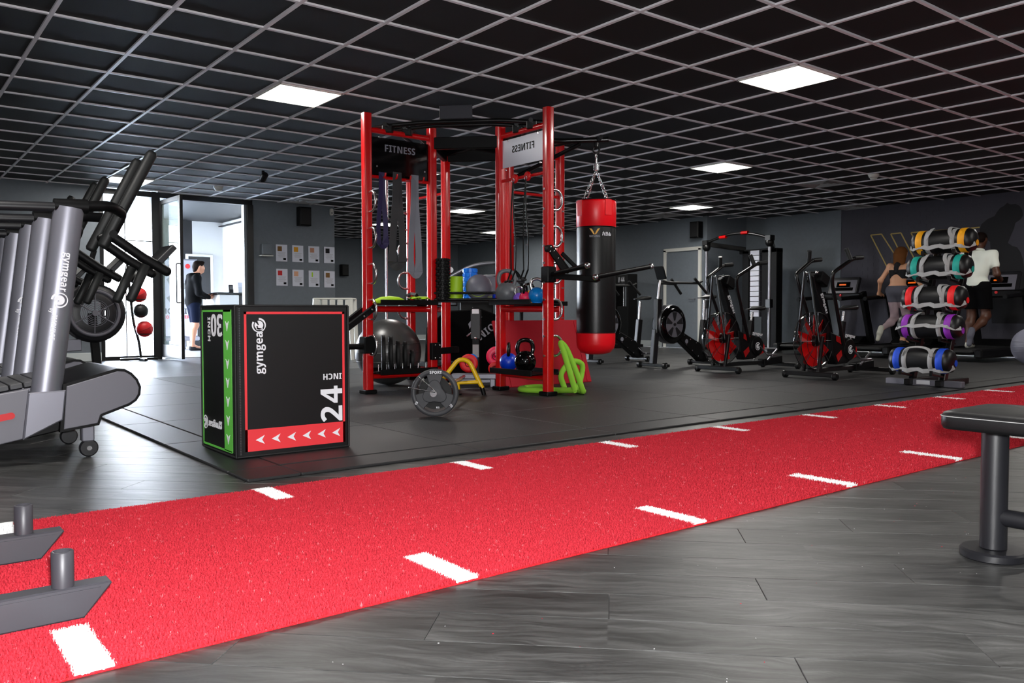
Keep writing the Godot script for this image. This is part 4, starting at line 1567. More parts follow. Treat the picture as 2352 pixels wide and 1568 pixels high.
	torus(st, Vector3(0, 0.01, 0), 0.15, 0.006, Basis.IDENTITY, 28, 6)
	part(t, "rim", st, M.lime)
	t = thing("agility_ladder", "folded black and lime agility ladder heaped on the left rig tower's shelf", "agility ladder", Vector3(4.06, sh, -6.60))
	st = S()
	for k in 5:
		var pts := []
		for i in 10: pts.append(Vector3(-0.12 + 0.026 * i, 0.012 + 0.012 * k + 0.03 * sin(i * 0.7) * (k % 3), 0.05 * sin(i * 1.1 + k * 2.0)))
		sweep(st, pts, rrect(0.028, 0.004, 0.001, 1), false, Vector3.UP, [], true, false)
	part(t, "webbing", st, M.black_satin)
	st = S()
	for k in 5: box(st, Vector3(-0.08 + k * 0.04, 0.05 + 0.012 * (k % 2), 0.03), Vector3(0.035, 0.006, 0.10), roty(30.0 * k) * rotz(15), 0.002)
	part(t, "rung", st, M.lime)
	# big exercise ball behind the left arm
	t = thing("exercise_ball", "large dark grey exercise ball on the floor behind the left rig tower", "exercise ball", Vector3(4.16, 0.016, -7.32))
	st = S()
	ball(st, Vector3(0, 0.33, 0), Vector3.ONE * 0.33, Basis.IDENTITY, 36)
	part(t, "shell", st, M.ball_grey)
	st = S()
	for k in 3: torus(st, Vector3(0, 0.33 + 0.09 * (k - 1), 0), sqrt(0.33 * 0.33 - 0.0081 * (k - 1) * (k - 1)), 0.003, Basis.IDENTITY, 40, 5)
	part(t, "rib", st, M.ball_grey)
	# upright plates in a rack on the left arm's low shelf
	for k in 5:
		var pt := thing("weight_plate", "black rubber weight plate standing in the left tower's low rack, %s" % ["nearest the outer post", "second from the outer post", "middle one", "fourth from the outer post", "smallest, by the inner post"][k], "weight plate", Vector3(3.70 + 0.075 * k, RC.y + 0.190, -6.60), 62.0, "weight plates in the low rack")
		var r: float = [0.165, 0.16, 0.14, 0.135, 0.095][k]
		st = S()
		lathe(st, [[0.025, -0.016], [r * 0.4, -0.018], [r * 0.55, -0.010], [r * 0.82, -0.010], [r * 0.88, -0.018], [r, -0.016], [r, 0.016], [r * 0.88, 0.018], [r * 0.82, 0.010], [r * 0.55, 0.010], [r * 0.4, 0.018], [0.025, 0.016], [0.025, -0.016]], Vector3(0, r, 0), rotx(90), 28)
		part(pt, "disc", st, M.rubber)
		st = S()
		for s in [-1, 1]: box(st, Vector3(0, r * 1.72, 0.0185 * s), Vector3(0.05, 0.012, 0.002), Basis.IDENTITY, 0.0)
		part(pt, "print", st, M.grey_print)
	t = thing("plate_rack", "low black plate rack with upright chrome pins in the left tower", "plate rack", Vector3(3.85, RC.y + 0.188, -6.53))
	st = S()
	box(st, Vector3(0, 0.008, 0.02), Vector3(0.56, 0.012, 0.05))
	part(t, "base", st, M.black_satin)
	st = S()
	for k in 7: tube(st, V([-0.25 + k * 0.082, 0.01, 0.02, -0.25 + k * 0.082, 0.075, 0.02]), 0.005, 8)
	part(t, "pin", st, M.chrome)
	# red foam mat leaning on the right arm
	t = thing("foam_mat", "red rectangular foam mat leaning behind the right rig tower", "mat", Vector3(5.42, 0.016, -6.30))
	st = S()
	box(st, Vector3(0, 0.32, -0.10), Vector3(1.13, 0.68, 0.025), rotx(-19), 0.006)
	part(t, "slab", st, M.mat_red)
	st = S()
	for s in [-1, 1]: box(st, Vector3(0.5 * s, 0.32, -0.083), Vector3(0.01, 0.66, 0.006), rotx(-19), 0.0)
	part(t, "edge_tape", st, M.mat_red)
	# battle rope
	t = thing("battle_rope", "lime green battle rope hanging from a hoop and coiled on the floor", "rope", Vector3(4.83, 0.016, -5.42))
	st = S()
	tube(st, curve(V([0.02, 0.05, 0.12, -0.02, 0.20, 0.10, -0.03, 0.38, 0.03, -0.02, 0.455, -0.02, 0.03, 0.40, 0.0, 0.07, 0.22, 0.07, 0.12, 0.06, 0.10, 0.16, 0.026, 0.07, 0.22, 0.03, -0.08]), 8), 0.026, 10)
	part(t, "hanging_loop", st, M.rope_green)
	st = S()
	tube(st, curve(V([0.22, 0.03, -0.08, 0.36, 0.10, -0.18, 0.40, 0.24, -0.20, 0.28, 0.27, -0.22, 0.16, 0.16, -0.22, 0.16, 0.04, -0.18, 0.05, 0.028, -0.12, -0.1, 0.028, -0.25, -0.15, 0.028, -0.42, -0.02, 0.03, -0.50, 0.06, 0.04, -0.36, 0.02, 0.03, -0.16, 0.02, 0.05, 0.12]), 8), 0.026, 10)
	part(t, "coil", st, M.rope_green)
	# landmine barbell with a plate
	var bd := Vector3(1.08, -0.01, -1.20).normalized()
	var pc := Vector3(3.10, 0.184, -4.82)
	t = thing("barbell", "chrome barbell lying on the rubber floor with one end in the rig", "barbell", pc)
	st = S()
	tube(st, [-bd * 0.05, bd * 0.35], 0.024, 16)
	tube(st, [bd * 0.35, bd * 1.62], 0.014, 12)
	part(t, "bar", st, M.chrome)
	st = S()
	cyl(st, bd * 0.06, 0.034, 0.05, along(bd), 18, 0.006)
	part(t, "collar", st, M.steel)
	st = S()
	var n := -bd
	var side := n.cross(Vector3.UP).normalized()
	tube(st, bend([n * 0.06 + Vector3(0, 0.03, 0), n * 0.07 - side * 0.02 + Vector3(0, 0.01, 0), n * 0.16 + side * 0.15 + Vector3(0, 0.05, 0)], 0.01), 0.004, 6)
	tube(st, [n * 0.06 + Vector3(0, 0.03, 0), n * 0.12 + side * 0.09 + Vector3(0, 0.12, 0)], 0.004, 6)
	part(t, "spring_clip", st, M.chrome)
	weight_plate_sport(pc + bd * 0.015, bd)
	t = thing("landmine_handle", "bent yellow steel A-shaped landmine base on the rubber floor", "landmine handle", Vector3(4.17, 0.016, -5.98), -44.0)
	st = S()
	tube(st, bend(V([-0.20, 0.13, 0.05, -0.06, 0.315, 0, 0.03, 0.30, 0, 0.15, 0.06, 0.0]), 0.1, 8), 0.02, 14)
	part(t, "hoop", st, M.yellow_paint)
	st = S()
	tube(st, V([0.12, 0.115, 0, -0.06, 0.105, 0.03, -0.06, 0.05, 0.03]), 0.018, 12)
	part(t, "stay", st, M.yellow_paint)
	st = S()
	tube(st, V([-0.06, 0.06, 0.03, -0.06, 0.0, 0.03]), 0.008, 8)
	cyl(st, Vector3(-0.06, 0.006, 0.03), 0.03, 0.012, Basis.IDENTITY, 14)
	tube(st, V([0.14, 0.08, 0, 0.165, 0.0, 0.0]), 0.02, 10)
	part(t, "foot", st, M.black_satin)

func weight_plate_sport(c: Vector3, axis: Vector3) -> void:
	var t := thing("weight_plate", "grey rubber weight plate with three openings and SPORT lettering on the barbell", "weight plate", c, 0.0, "")
	var R := 0.165
	# face basis: z towards the camera
	var z := -axis
	var x := Vector3.UP.cross(z).normalized()
	var y := z.cross(x).normalized()
	var b := Basis(x, y, z)
	var st := S()
	lathe(st, [[R * 0.80, -0.022], [R * 0.97, -0.022], [R, -0.014], [R, 0.014], [R * 0.97, 0.022], [R * 0.80, 0.022], [R * 0.80, -0.022]], Vector3.ZERO, b * rotx(90), 48)
	part(t, "rim", st, M.plate_grey)
	# hub: rounded triangle with three spokes reaching the rim
	st = S()
	var hub := PackedVector2Array()
	for i in 36:
		var a := TAU * i / 36 + PI / 2
		hub.append(Vector2(cos(a), sin(a)) * R * (0.47 + 0.09 * cos(3.0 * (a - PI / 2))))
	extrude(st, hub, 0.034, Vector3.ZERO, b, true, 0.005)
	part(t, "hub", st, M.plate_grey)
	for k in 3:
		st = S()
		var a := PI / 2 + TAU * k / 3
		var poly := PackedVector2Array()
		for i in 7: poly.append(Vector2(cos(a + 0.42 * (i / 3.0 - 1)), sin(a + 0.42 * (i / 3.0 - 1))) * R * 0.86)
		poly.append(Vector2(cos(a + 0.62), sin(a + 0.62)) * R * 0.35)
		poly.append(Vector2(cos(a - 0.62), sin(a - 0.62)) * R * 0.35)
		extrude(st, poly, 0.026, Vector3.ZERO, b, false, 0.003)
		part(t, "spoke", st, M.plate_grey)
	st = S()
	extrude(st, PackedVector2Array(Array(circle(R * 0.7, 30))), 0.006, b * Vector3(0, 0, -0.012), b)
	part(t, "web", st, M.rubber)
	text(t, "SPORT", 0.028, b * Vector3(0.01, R * 0.86, 0.0225), b, M.white_print, true)
	text(t, "10", 0.024, b * Vector3(R * 0.70, -R * 0.52, 0.0225), b * rotz(-55), M.white_print, true)
	text(t, "10", 0.024, b * Vector3(-R * 0.76, -R * 0.44, 0.0225), b * rotz(60), M.white_print, true)
	text(t, "KG", 0.018, b * Vector3(R * 0.12, -R * 0.62, 0.0), b, M.white_print, true)
# ---------------------------------------------------------------- cardio and strength machines on the right
func saddle(st: SurfaceTool, c: Vector3) -> void:
	var pts := V([-0.15, 0.0, 0, -0.10, 0.006, 0, 0.0, 0.01, 0, 0.08, 0.018, 0, 0.13, 0.022, 0])
	var path := []
	for p in pts: path.append(c + p)
	sweep(st, path, rrect(0.2, 0.055, 0.026, 4), false, Vector3.UP, [0.22, 0.32, 0.6, 1.0, 0.85])

func air_bike(called: String, label: String, at: Vector3) -> Node3D:
	# local -x is forward
	var t := thing("air_bike", label, "exercise bike", at, 0.0, "air bikes with red fans")
	var st := S()
	for q in [[-0.42, 0.30], [0.86, 0.26]]:
		st = S()
		beam(st, Vector3(q[0], 0.055, -q[1]), Vector3(q[0], 0.055, q[1]), 0.06, 0.05)
		for s in [-1, 1]: cyl(st, Vector3(q[0], 0.04, s * q[1]), 0.04, 0.05, rotx(90), 14, 0.008)
		part(t, "foot_bar", st, M.black_paint)
	st = S()
	beam(st, Vector3(-0.42, 0.09, 0), Vector3(0.86, 0.09, 0), 0.06, 0.05)
	part(t, "base_beam", st, M.black_paint)
	var hub := Vector3(-0.35, 0.41, 0)
	for k in 9:
		st = S()
		var a := TAU * k / 9 + 0.13
		var o := Vector3(cos(a), sin(a), 0)
		box(st, hub + o * 0.17, Vector3(0.22, 0.12, 0.006), Basis(o, Vector3(0, 0, 1).cross(o), Vector3(0, 0, 1)) * rotx(24), 0.002)
		part(t, "fan_blade", st, M.fan_red)
	st = S()
	cyl(st, hub, 0.06, 0.11, rotx(90), 20, 0.008)
	part(t, "hub", st, M.black_paint)
	st = S()
	for z in [-0.045, 0.045]:
		torus(st, hub + Vector3(0, 0, z), 0.31, 0.005, rotx(90), 40, 6)
		torus(st, hub + Vector3(0, 0, z * 1.1), 0.20, 0.003, rotx(90), 32, 5)
	part(t, "fan_cage", st, M.black_paint)
	st = S()
	lathe(st, [[0.312, -0.045], [0.315, -0.04], [0.315, 0.04], [0.312, 0.045]], hub, rotx(90), 40)
	part(t, "clear_shroud", st, M.smoked)
	st = S()
	for k in 8:
		var a := TAU * k / 8
		for z in [-0.05, 0.05]: tube(st, [hub + Vector3(0, 0, z), hub + Vector3(cos(a) * 0.31, sin(a) * 0.31, z)], 0.003, 5)
	part(t, "cage_spoke", st, M.steel)
	st = S()
	for z in [-0.09, 0.09]:
		st = S()
		beam(st, Vector3(-0.40, 0.06, z), Vector3(-0.32, 0.46, z), 0.03, 0.04)
		part(t, "fork", st, M.black_paint)
	st = S()
	beam(st, Vector3(-0.07, 0.44, 0), Vector3(-0.39, 1.13, 0), 0.08, 0.09)
	part(t, "mast", st, M.black_paint)
	st = S()
	box(st, Vector3(-0.27, 1.08, 0), Vector3(0.16, 0.13, 0.18), rotz(-25), 0.012)
	part(t, "console", st, M.black_satin)
	for s in [-1, 1]:
		st = S()
		tube(st, bend(V([-0.02, 0.36, 0.16 * s, -0.33, 1.02, 0.20 * s, -0.36, 1.14, 0.22 * s, -0.02, 1.30, 0.25 * s, 0.06, 1.31, 0.25 * s]), 0.05), 0.02, 10)
		part(t, "moving_arm", st, M.black_paint)
		st = S()
		tube(st, V([0.02, 1.31, 0.25 * s, 0.18, 1.325, 0.25 * s]), 0.025, 12)
		tube(st, V([-0.06, 1.29, 0.25 * s, -0.10, 1.41, 0.22 * s]), 0.025, 12)
		part(t, "grip", st, M.grip)
		st = S()
		tube(st, V([-0.49, 1.16, 0.03 * s, -0.45, 0.40, 0.13 * s]), 0.012, 8)
		part(t, "stay", st, M.black_paint)
		st = S()
		ball(st, Vector3(-0.40, 1.15, 0.06 * s), Vector3.ONE * 0.018, Basis.IDENTITY, 10)
		part(t, "cap_nut", st, M.chrome)
		st = S()
		tube(st, V([0.28, 0.30, 0.10 * s, 0.28 + 0.12 * s, 0.30 - 0.11 * s, 0.13 * s]), 0.012, 8)
		box(st, Vector3(0.28 + 0.12 * s, 0.30 - 0.11 * s, 0.19 * s), Vector3(0.10, 0.03, 0.09))
		part(t, "pedal", st, M.steel)
	st = S()
	extrude(st, P2([-0.10, 0.50, 0.06, 0.46, 0.30, 0.42, 0.42, 0.34, 0.40, 0.22, 0.25, 0.15, 0.02, 0.14, -0.06, 0.24]), 0.12, Vector3.ZERO, Basis.IDENTITY, false, 0.01)
	part(t, "drive_cover", st, M.black_satin)
	st = S()
	for s in [-1, 1]:
		extrude(st, P2([0.0, 0.46, 0.13, 0.43, 0.11, 0.36, 0.0, 0.40]), 0.004, Vector3(0, 0, 0.063 * s))
		extrude(st, P2([0.0, 0.24, 0.10, 0.30, 0.12, 0.24, 0.04, 0.17]), 0.004, Vector3(0, 0, 0.063 * s))
		extrude(st, P2([0.33, 0.19, 0.38, 0.24, 0.41, 0.33, 0.43, 0.30, 0.42, 0.22]), 0.004, Vector3(0, 0, 0.063 * s))
	part(t, "accent_panel", st, M.fan_red)
	st = S()
	cyl(st, Vector3(0.28, 0.30, 0), 0.125, 0.14, rotx(90), 28, 0.012)
	var cover := part(t, "crank_cover", st, M.black_satin)
	round_mark(cover, 0.05, Vector3(0.28, 0.30, 0.071), Basis.IDENTITY, M.white_print)
	text(t, "gymgear", 0.05, Vector3(0.28, 0.455, 0.066), rotz(-8), M.white_print, true)
	text(t, "gymgear", 0.06, Vector3(-0.21, 0.82, 0.042), rotz(-65), M.white_print, true)
	st = S()
	beam(st, Vector3(0.20, 0.40, 0), Vector3(0.24, 0.62, 0), 0.05, 0.055)
	part(t, "seat_tube", st, M.black_paint)
	st = S()
	tube(st, V([0.235, 0.60, 0, 0.255, 0.73, 0]), 0.018, 12)
	part(t, "seat_post", st, M.chrome)
	st = S()
	saddle(st, Vector3(0.29, 0.755, 0))
	part(t, "saddle", st, M.vinyl_black)
	st = S()
	tube(st, bend(V([0.44, 0.12, 0.10, 0.62, 0.26, 0.12, 0.62, 0.26, -0.12, 0.44, 0.12, -0.10]), 0.03), 0.012, 8)
	part(t, "foot_rest", st, M.steel)
	st = S()
	beam(st, Vector3(0.45, 0.09, 0), Vector3(0.84, 0.12, 0), 0.10, 0.09)
	part(t, "rear_cover", st, M.black_satin)
	return t

func indoor_bike(label: String, at: Vector3) -> Node3D:
	var t := thing("indoor_bike", label, "exercise bike", at, 0.0, "indoor cycling bikes")
	var st := S()
	for q in [[-0.60, 0.26], [0.40, 0.24]]:
		st = S()
		beam(st, Vector3(q[0], 0.04, -q[1]), Vector3(q[0], 0.04, q[1]), 0.07, 0.04)
		for s in [-1, 1]: cyl(st, Vector3(q[0] - 0.02, 0.04, s * (q[1] - 0.04)), 0.04, 0.04, rotx(90), 14)
		part(t, "foot_bar", st, M.black_paint)
	st = S()
	beam(st, Vector3(-0.55, 0.50, 0), Vector3(-0.60, 0.05, 0), 0.06, 0.09)
	part(t, "front_leg", st, M.dark_plastic)
	var c := Vector3(-0.29, 0.565, 0)
	st = S()
	lathe(st, [[0.17, -0.095], [0.225, -0.09], [0.252, -0.07], [0.252, 0.07], [0.225, 0.09], [0.17, 0.095]], c, rotx(90), 40)
	part(t, "flywheel_guard", st, M.black_gloss)
	st = S()
	lathe(st, [[0.252, -0.062], [0.256, -0.058], [0.256, 0.058], [0.252, 0.062]], c, rotx(90), 40)
	part(t, "rim", st, M.steel)
	st = S()
	for z in [-0.088, 0.088]: cyl(st, c + Vector3(0, 0, z), 0.172, 0.008, rotx(90), 36)
	part(t, "flywheel_disc", st, M.silver_plastic)
	st = S()
	for k in 5:
		var a := TAU * k / 5 + 0.3
		for z in [-0.093, 0.093]: extrude(st, P2([0.05, -0.012, 0.16, -0.045, 0.16, 0.045, 0.05, 0.012]), 0.004, c + Vector3(0, 0, z), rotz(rad_to_deg(a)))
	cyl(st, c, 0.02, 0.21, rotx(90), 14)
	part(t, "disc_panel", st, M.dark_plastic)
	st = S()
	extrude(st, P2([-0.16, 0.50, 0.02, 0.42, 0.30, 0.30, 0.46, 0.14, 0.47, 0.05, 0.32, 0.05, -0.05, 0.30, -0.20, 0.40]), 0.10, Vector3.ZERO, Basis.IDENTITY, false, 0.008)
	var body := part(t, "frame_cover", st, M.black_satin)
	st = S()
	for q in [[-0.05, 0.42], [0.08, 0.36], [0.2, 0.31], [0.0, 0.29], [0.12, 0.21], [0.24, 0.13], [0.42, 0.10]]: cyl(st, Vector3(q[0], q[1], 0.052), 0.008, 0.006, rotx(90), 8)
	part(body, "bolt", st, M.chrome)
	st = S()
	cyl(st, Vector3(0.0, 0.335, 0.053), 0.03, 0.004, rotx(90), 18)
	part(body, "badge", st, M.grey_print)
	for s in [-1, 1]:
		st = S()
		tube(st, V([0.34, 0.20, 0.05 * s, 0.34 + 0.08 * s, 0.20 - 0.08 * s, 0.09 * s]), 0.012, 8)
		box(st, Vector3(0.34 + 0.08 * s, 0.20 - 0.08 * s, 0.14 * s), Vector3(0.09, 0.03, 0.08))
		part(t, "pedal", st, M.steel)
	st = S()
	beam(st, Vector3(0.36, 0.14, 0), Vector3(0.42, 0.62, 0), 0.06, 0.09)
	part(t, "seat_tube", st, M.black_paint)
	st = S()
	tube(st, V([0.415, 0.60, 0, 0.435, 0.89, 0]), 0.022, 12)
	part(t, "seat_post", st, M.chrome)
	st = S()
	saddle(st, Vector3(0.46, 0.92, 0))
	part(t, "saddle", st, M.vinyl_black)
	st = S()
	beam(st, Vector3(-0.53, 0.45, 0), Vector3(-0.51, 0.90, 0), 0.07, 0.09)
	part(t, "head_tube", st, M.black_paint)
	st = S()
	tube(st, V([-0.51, 0.88, 0, -0.47, 1.14, 0]), 0.02, 12)
	part(t, "stem", st, M.chrome)
	st = S()
	box(st, Vector3(-0.47, 1.24, 0), Vector3(0.025, 0.18, 0.16), rotz(22), 0.006)
	part(t, "console", st, M.black_satin)
	for s in [-1, 1]:
		st = S()
		tube(st, bend(V([-0.46, 1.13, 0.03 * s, -0.36, 1.11, 0.10 * s, 0.06, 1.11, 0.20 * s, 0.13, 1.14, 0.20 * s]), 0.05), 0.017, 10)
		part(t, "handlebar", st, M.grip)
		st = S()
		tube(st, V([-0.02, 1.17, 0.20 * s, 0.20, 0.98, 0.22 * s]), 0.019, 10)
		part(t, "grip", st, M.grip)
	return t

func sandbag(label: String, m: Material, at: Vector3, tilt: float, over: bool) -> void:
	# lies along z
	var t := thing("sandbag", label, "sandbag", at, 0.0, "sandbags on the slanted rack")
	var b := rotz(tilt)
	var st := S()
	lathe(st, [[0.0, -0.305], [0.07, -0.30], [0.105, -0.28], [0.116, -0.24], [0.118, 0.0], [0.116, 0.24], [0.105, 0.28], [0.07, 0.30], [0.0, 0.305]], Vector3.ZERO, b * rotx(90), 24)
	var body := part(t, "body", st, M.vinyl_black)
	st = S()
	for s in [-1, 1]:
		st = S()
		lathe(st, [[0.117, -0.032], [0.121, -0.028], [0.121, 0.028], [0.117, 0.032]], Vector3(0, 0, 0.205 * s), b * rotx(90), 24)
		part(t, "colour_band", st, m)
	st = S()
	for s in [-1, 1]:
		st = S()
		lathe(st, [[0.118, -0.022], [0.1215, -0.02], [0.1215, 0.02], [0.118, 0.022]], Vector3(0, 0, 0.125 * s), b * rotx(90), 24)
		part(t, "strap_ring", st, M.strap_grey)
	# carrying straps along the side and a looped handle on top
	st = S()
	var pts := []
	for i in 13:
		var z := -0.315 + 0.63 * i / 12
		pts.append(b * Vector3(-0.116 - (0.010 if i % 3 == 1 else 0.0) + 0.07 * pow(absf(z) / 0.315, 5), -0.045 - 0.012 * sin(i * 1.9), z))
	sweep(st, pts, rrect(0.042, 0.006, 0.002, 1), false, b * Vector3.LEFT, [], true, false)
	part(t, "side_strap", st, M.strap_grey)
	st = S()
	if over:
		sweep(st, curve([b * Vector3(-0.09, 0.09, -0.14), b * Vector3(-0.05, 0.145, -0.11), b * Vector3(-0.03, 0.16, 0.0), b * Vector3(-0.05, 0.145, 0.11), b * Vector3(-0.09, 0.09, 0.14)], 5), rrect(0.035, 0.007, 0.002, 1), false, Vector3.UP, [], true, false)
	else:
		for s in [-1, 1]: sweep(st, curve([b * Vector3(-0.115, 0.03, 0.13 * s), b * Vector3(-0.10, 0.09, 0.10 * s), b * Vector3(-0.04, 0.135, 0.09 * s), b * Vector3(0.04, 0.12, 0.12 * s)], 5), rrect(0.035, 0.007, 0.002, 1), false, b * Vector3(-0.7, 0.7, 0), [], true, false)
	part(t, "handle", st, M.strap_grey)
	st = S()
	cyl(st, b * Vector3(0.02, -0.03, 0.305), 0.03, 0.004, b * rotx(90), 16)
	part(body, "end_print", st, m)

func build_sandbags() -> void:
	var t := thing("sandbag_rack", "slanted black rack holding five coloured sandbags", "rack", Vector3(8.35, 0.0, -3.87))
	var st := S()
	beam(st, Vector3(-0.14, 0.045, -0.40), Vector3(-0.14, 0.045, 0.34), 0.08, 0.06)
	part(t, "base_bar", st, M.silver_plastic)
	st = S()
	box(st, Vector3(-0.182, 0.05, -0.02), Vector3(0.004, 0.04, 0.13), Basis.IDENTITY, 0.0)
	part(t, "label_plate", st, M.white_print)
	st = S()
	for z in [-0.15, 0.15]:
		beam(st, Vector3(-0.25, 0.05, z), Vector3(0.36, 0.05, z), 0.06, 0.06)
	part(t, "foot", st, M.black_paint)
	for z in [-0.15, 0.15]:
		st = S()
		beam(st, Vector3(-0.14, 0.05, z), Vector3(0.37, 1.36, z), 0.05, 0.07)
		part(t, "upright", st, M.black_paint)
	for k in 5:
		var y: float = [0.13, 0.455, 0.735, 1.04, 1.30][k]
		var x: float = [-0.25, -0.09, -0.02, 0.08, 0.17][k]
		st = S()
		for z in [-0.15, 0.15]:
			beam(st, Vector3(x - 0.13, y + 0.012, z), Vector3(x + 0.18, y - 0.03, z), 0.03, 0.02)
			beam(st, Vector3(x - 0.13, y, z), Vector3(x - 0.13, y + 0.05, z), 0.03, 0.02)
		part(t, "cradle_arm", st, M.black_paint)
	var names := [["sandbag with blue bands, lowest on the slanted rack", M.bag_blue, 0.27, 8.10], ["sandbag with purple bands, second from the bottom of the rack", M.bag_purple, 0.595, 8.26], ["sandbag with red bands in the middle of the rack", M.bag_red, 0.875, 8.33], ["sandbag with teal bands, second from the top of the rack", M.bag_teal, 1.178, 8.43], ["sandbag with yellow bands, topmost on the rack", M.bag_yellow, 1.44, 8.52]]
	for k in 5: sandbag(names[k][0], names[k][1], Vector3(names[k][3], names[k][2], -3.87), [25.0, -25.0, 12.0, 8.0, 5.0][k], k == 0)

func cardio_treadmill(label: String, z: float) -> void:
	# runner faces +x
	var t := thing("treadmill", label, "treadmill", Vector3(13.6, 0.0, z), 0.0, "black treadmills facing the mural wall")
	var st := S()
	for s in [-1, 1]:
		st = S()
		box(st, Vector3(0.0, 0.13, 0.36 * s), Vector3(1.85, 0.13, 0.12), Basis.IDENTITY, 0.02)
		part(t, "side_rail", st, M.black_satin)
		st = S()
		beam(st, Vector3(0.95, 0.15, 0.40 * s), Vector3(0.62, 1.10, 0.40 * s), 0.07, 0.15)
		part(t, "upright", st, M.black_satin)
		st = S()
		tube(st, bend(V([0.66, 1.02, 0.40 * s, 0.30, 1.0, 0.41 * s, -0.15, 0.97, 0.41 * s]), 0.05), 0.035, 12)
		part(t, "handrail", st, M.black_satin)
	st = S()
	box(st, Vector3(-0.02, 0.155, 0), Vector3(1.8, 0.05, 0.56), Basis.IDENTITY, 0.02)
	part(t, "running_belt", st, M.rubber)
	st = S()
	extrude(st, P2([0.55, 0.06, 1.08, 0.06, 1.10, 0.20, 1.0, 0.30, 0.75, 0.30, 0.6, 0.2]), 0.72, Vector3.ZERO, Basis.IDENTITY, false, 0.01)
	part(t, "motor_hood", st, M.black_satin)
	st = S()
	box(st, Vector3(0.66, 1.03, 0), Vector3(0.16, 0.12, 0.86), Basis.IDENTITY, 0.02)
	part(t, "cross_bar", st, M.black_satin)
	st = S()
	box(st, Vector3(0.70, 1.22, 0), Vector3(0.06, 0.34, 0.60), rotz(-22), 0.02)
	var con := part(t, "console", st, M.dark_plastic)
	st = S()
	box(st, Vector3(0.668, 1.208, 0), Vector3(0.01, 0.26, 0.50), rotz(-22), 0.0)
	part(con, "bezel", st, M.silver_plastic)
	st = S()
	box(st, Vector3(0.672, 1.245, 0), Vector3(0.014, 0.10, 0.26), rotz(-22), 0.0)
	box(st, Vector3(0.648, 1.16, 0), Vector3(0.014, 0.06, 0.40), rotz(-22), 0.0)
	part(con, "display", st, M.black_gloss)
	st = S()
	box(st, Vector3(0.664, 1.245, -0.01), Vector3(0.012, 0.024, 0.13), rotz(-22), 0.0)
	part(con, "readout", st, M.screen_glow)
	st = S()
	cyl(st, Vector3(0.572, 1.05, 0), 0.022, 0.02, rotz(90), 14)
	part(t, "stop_button", st, M.ball_red)

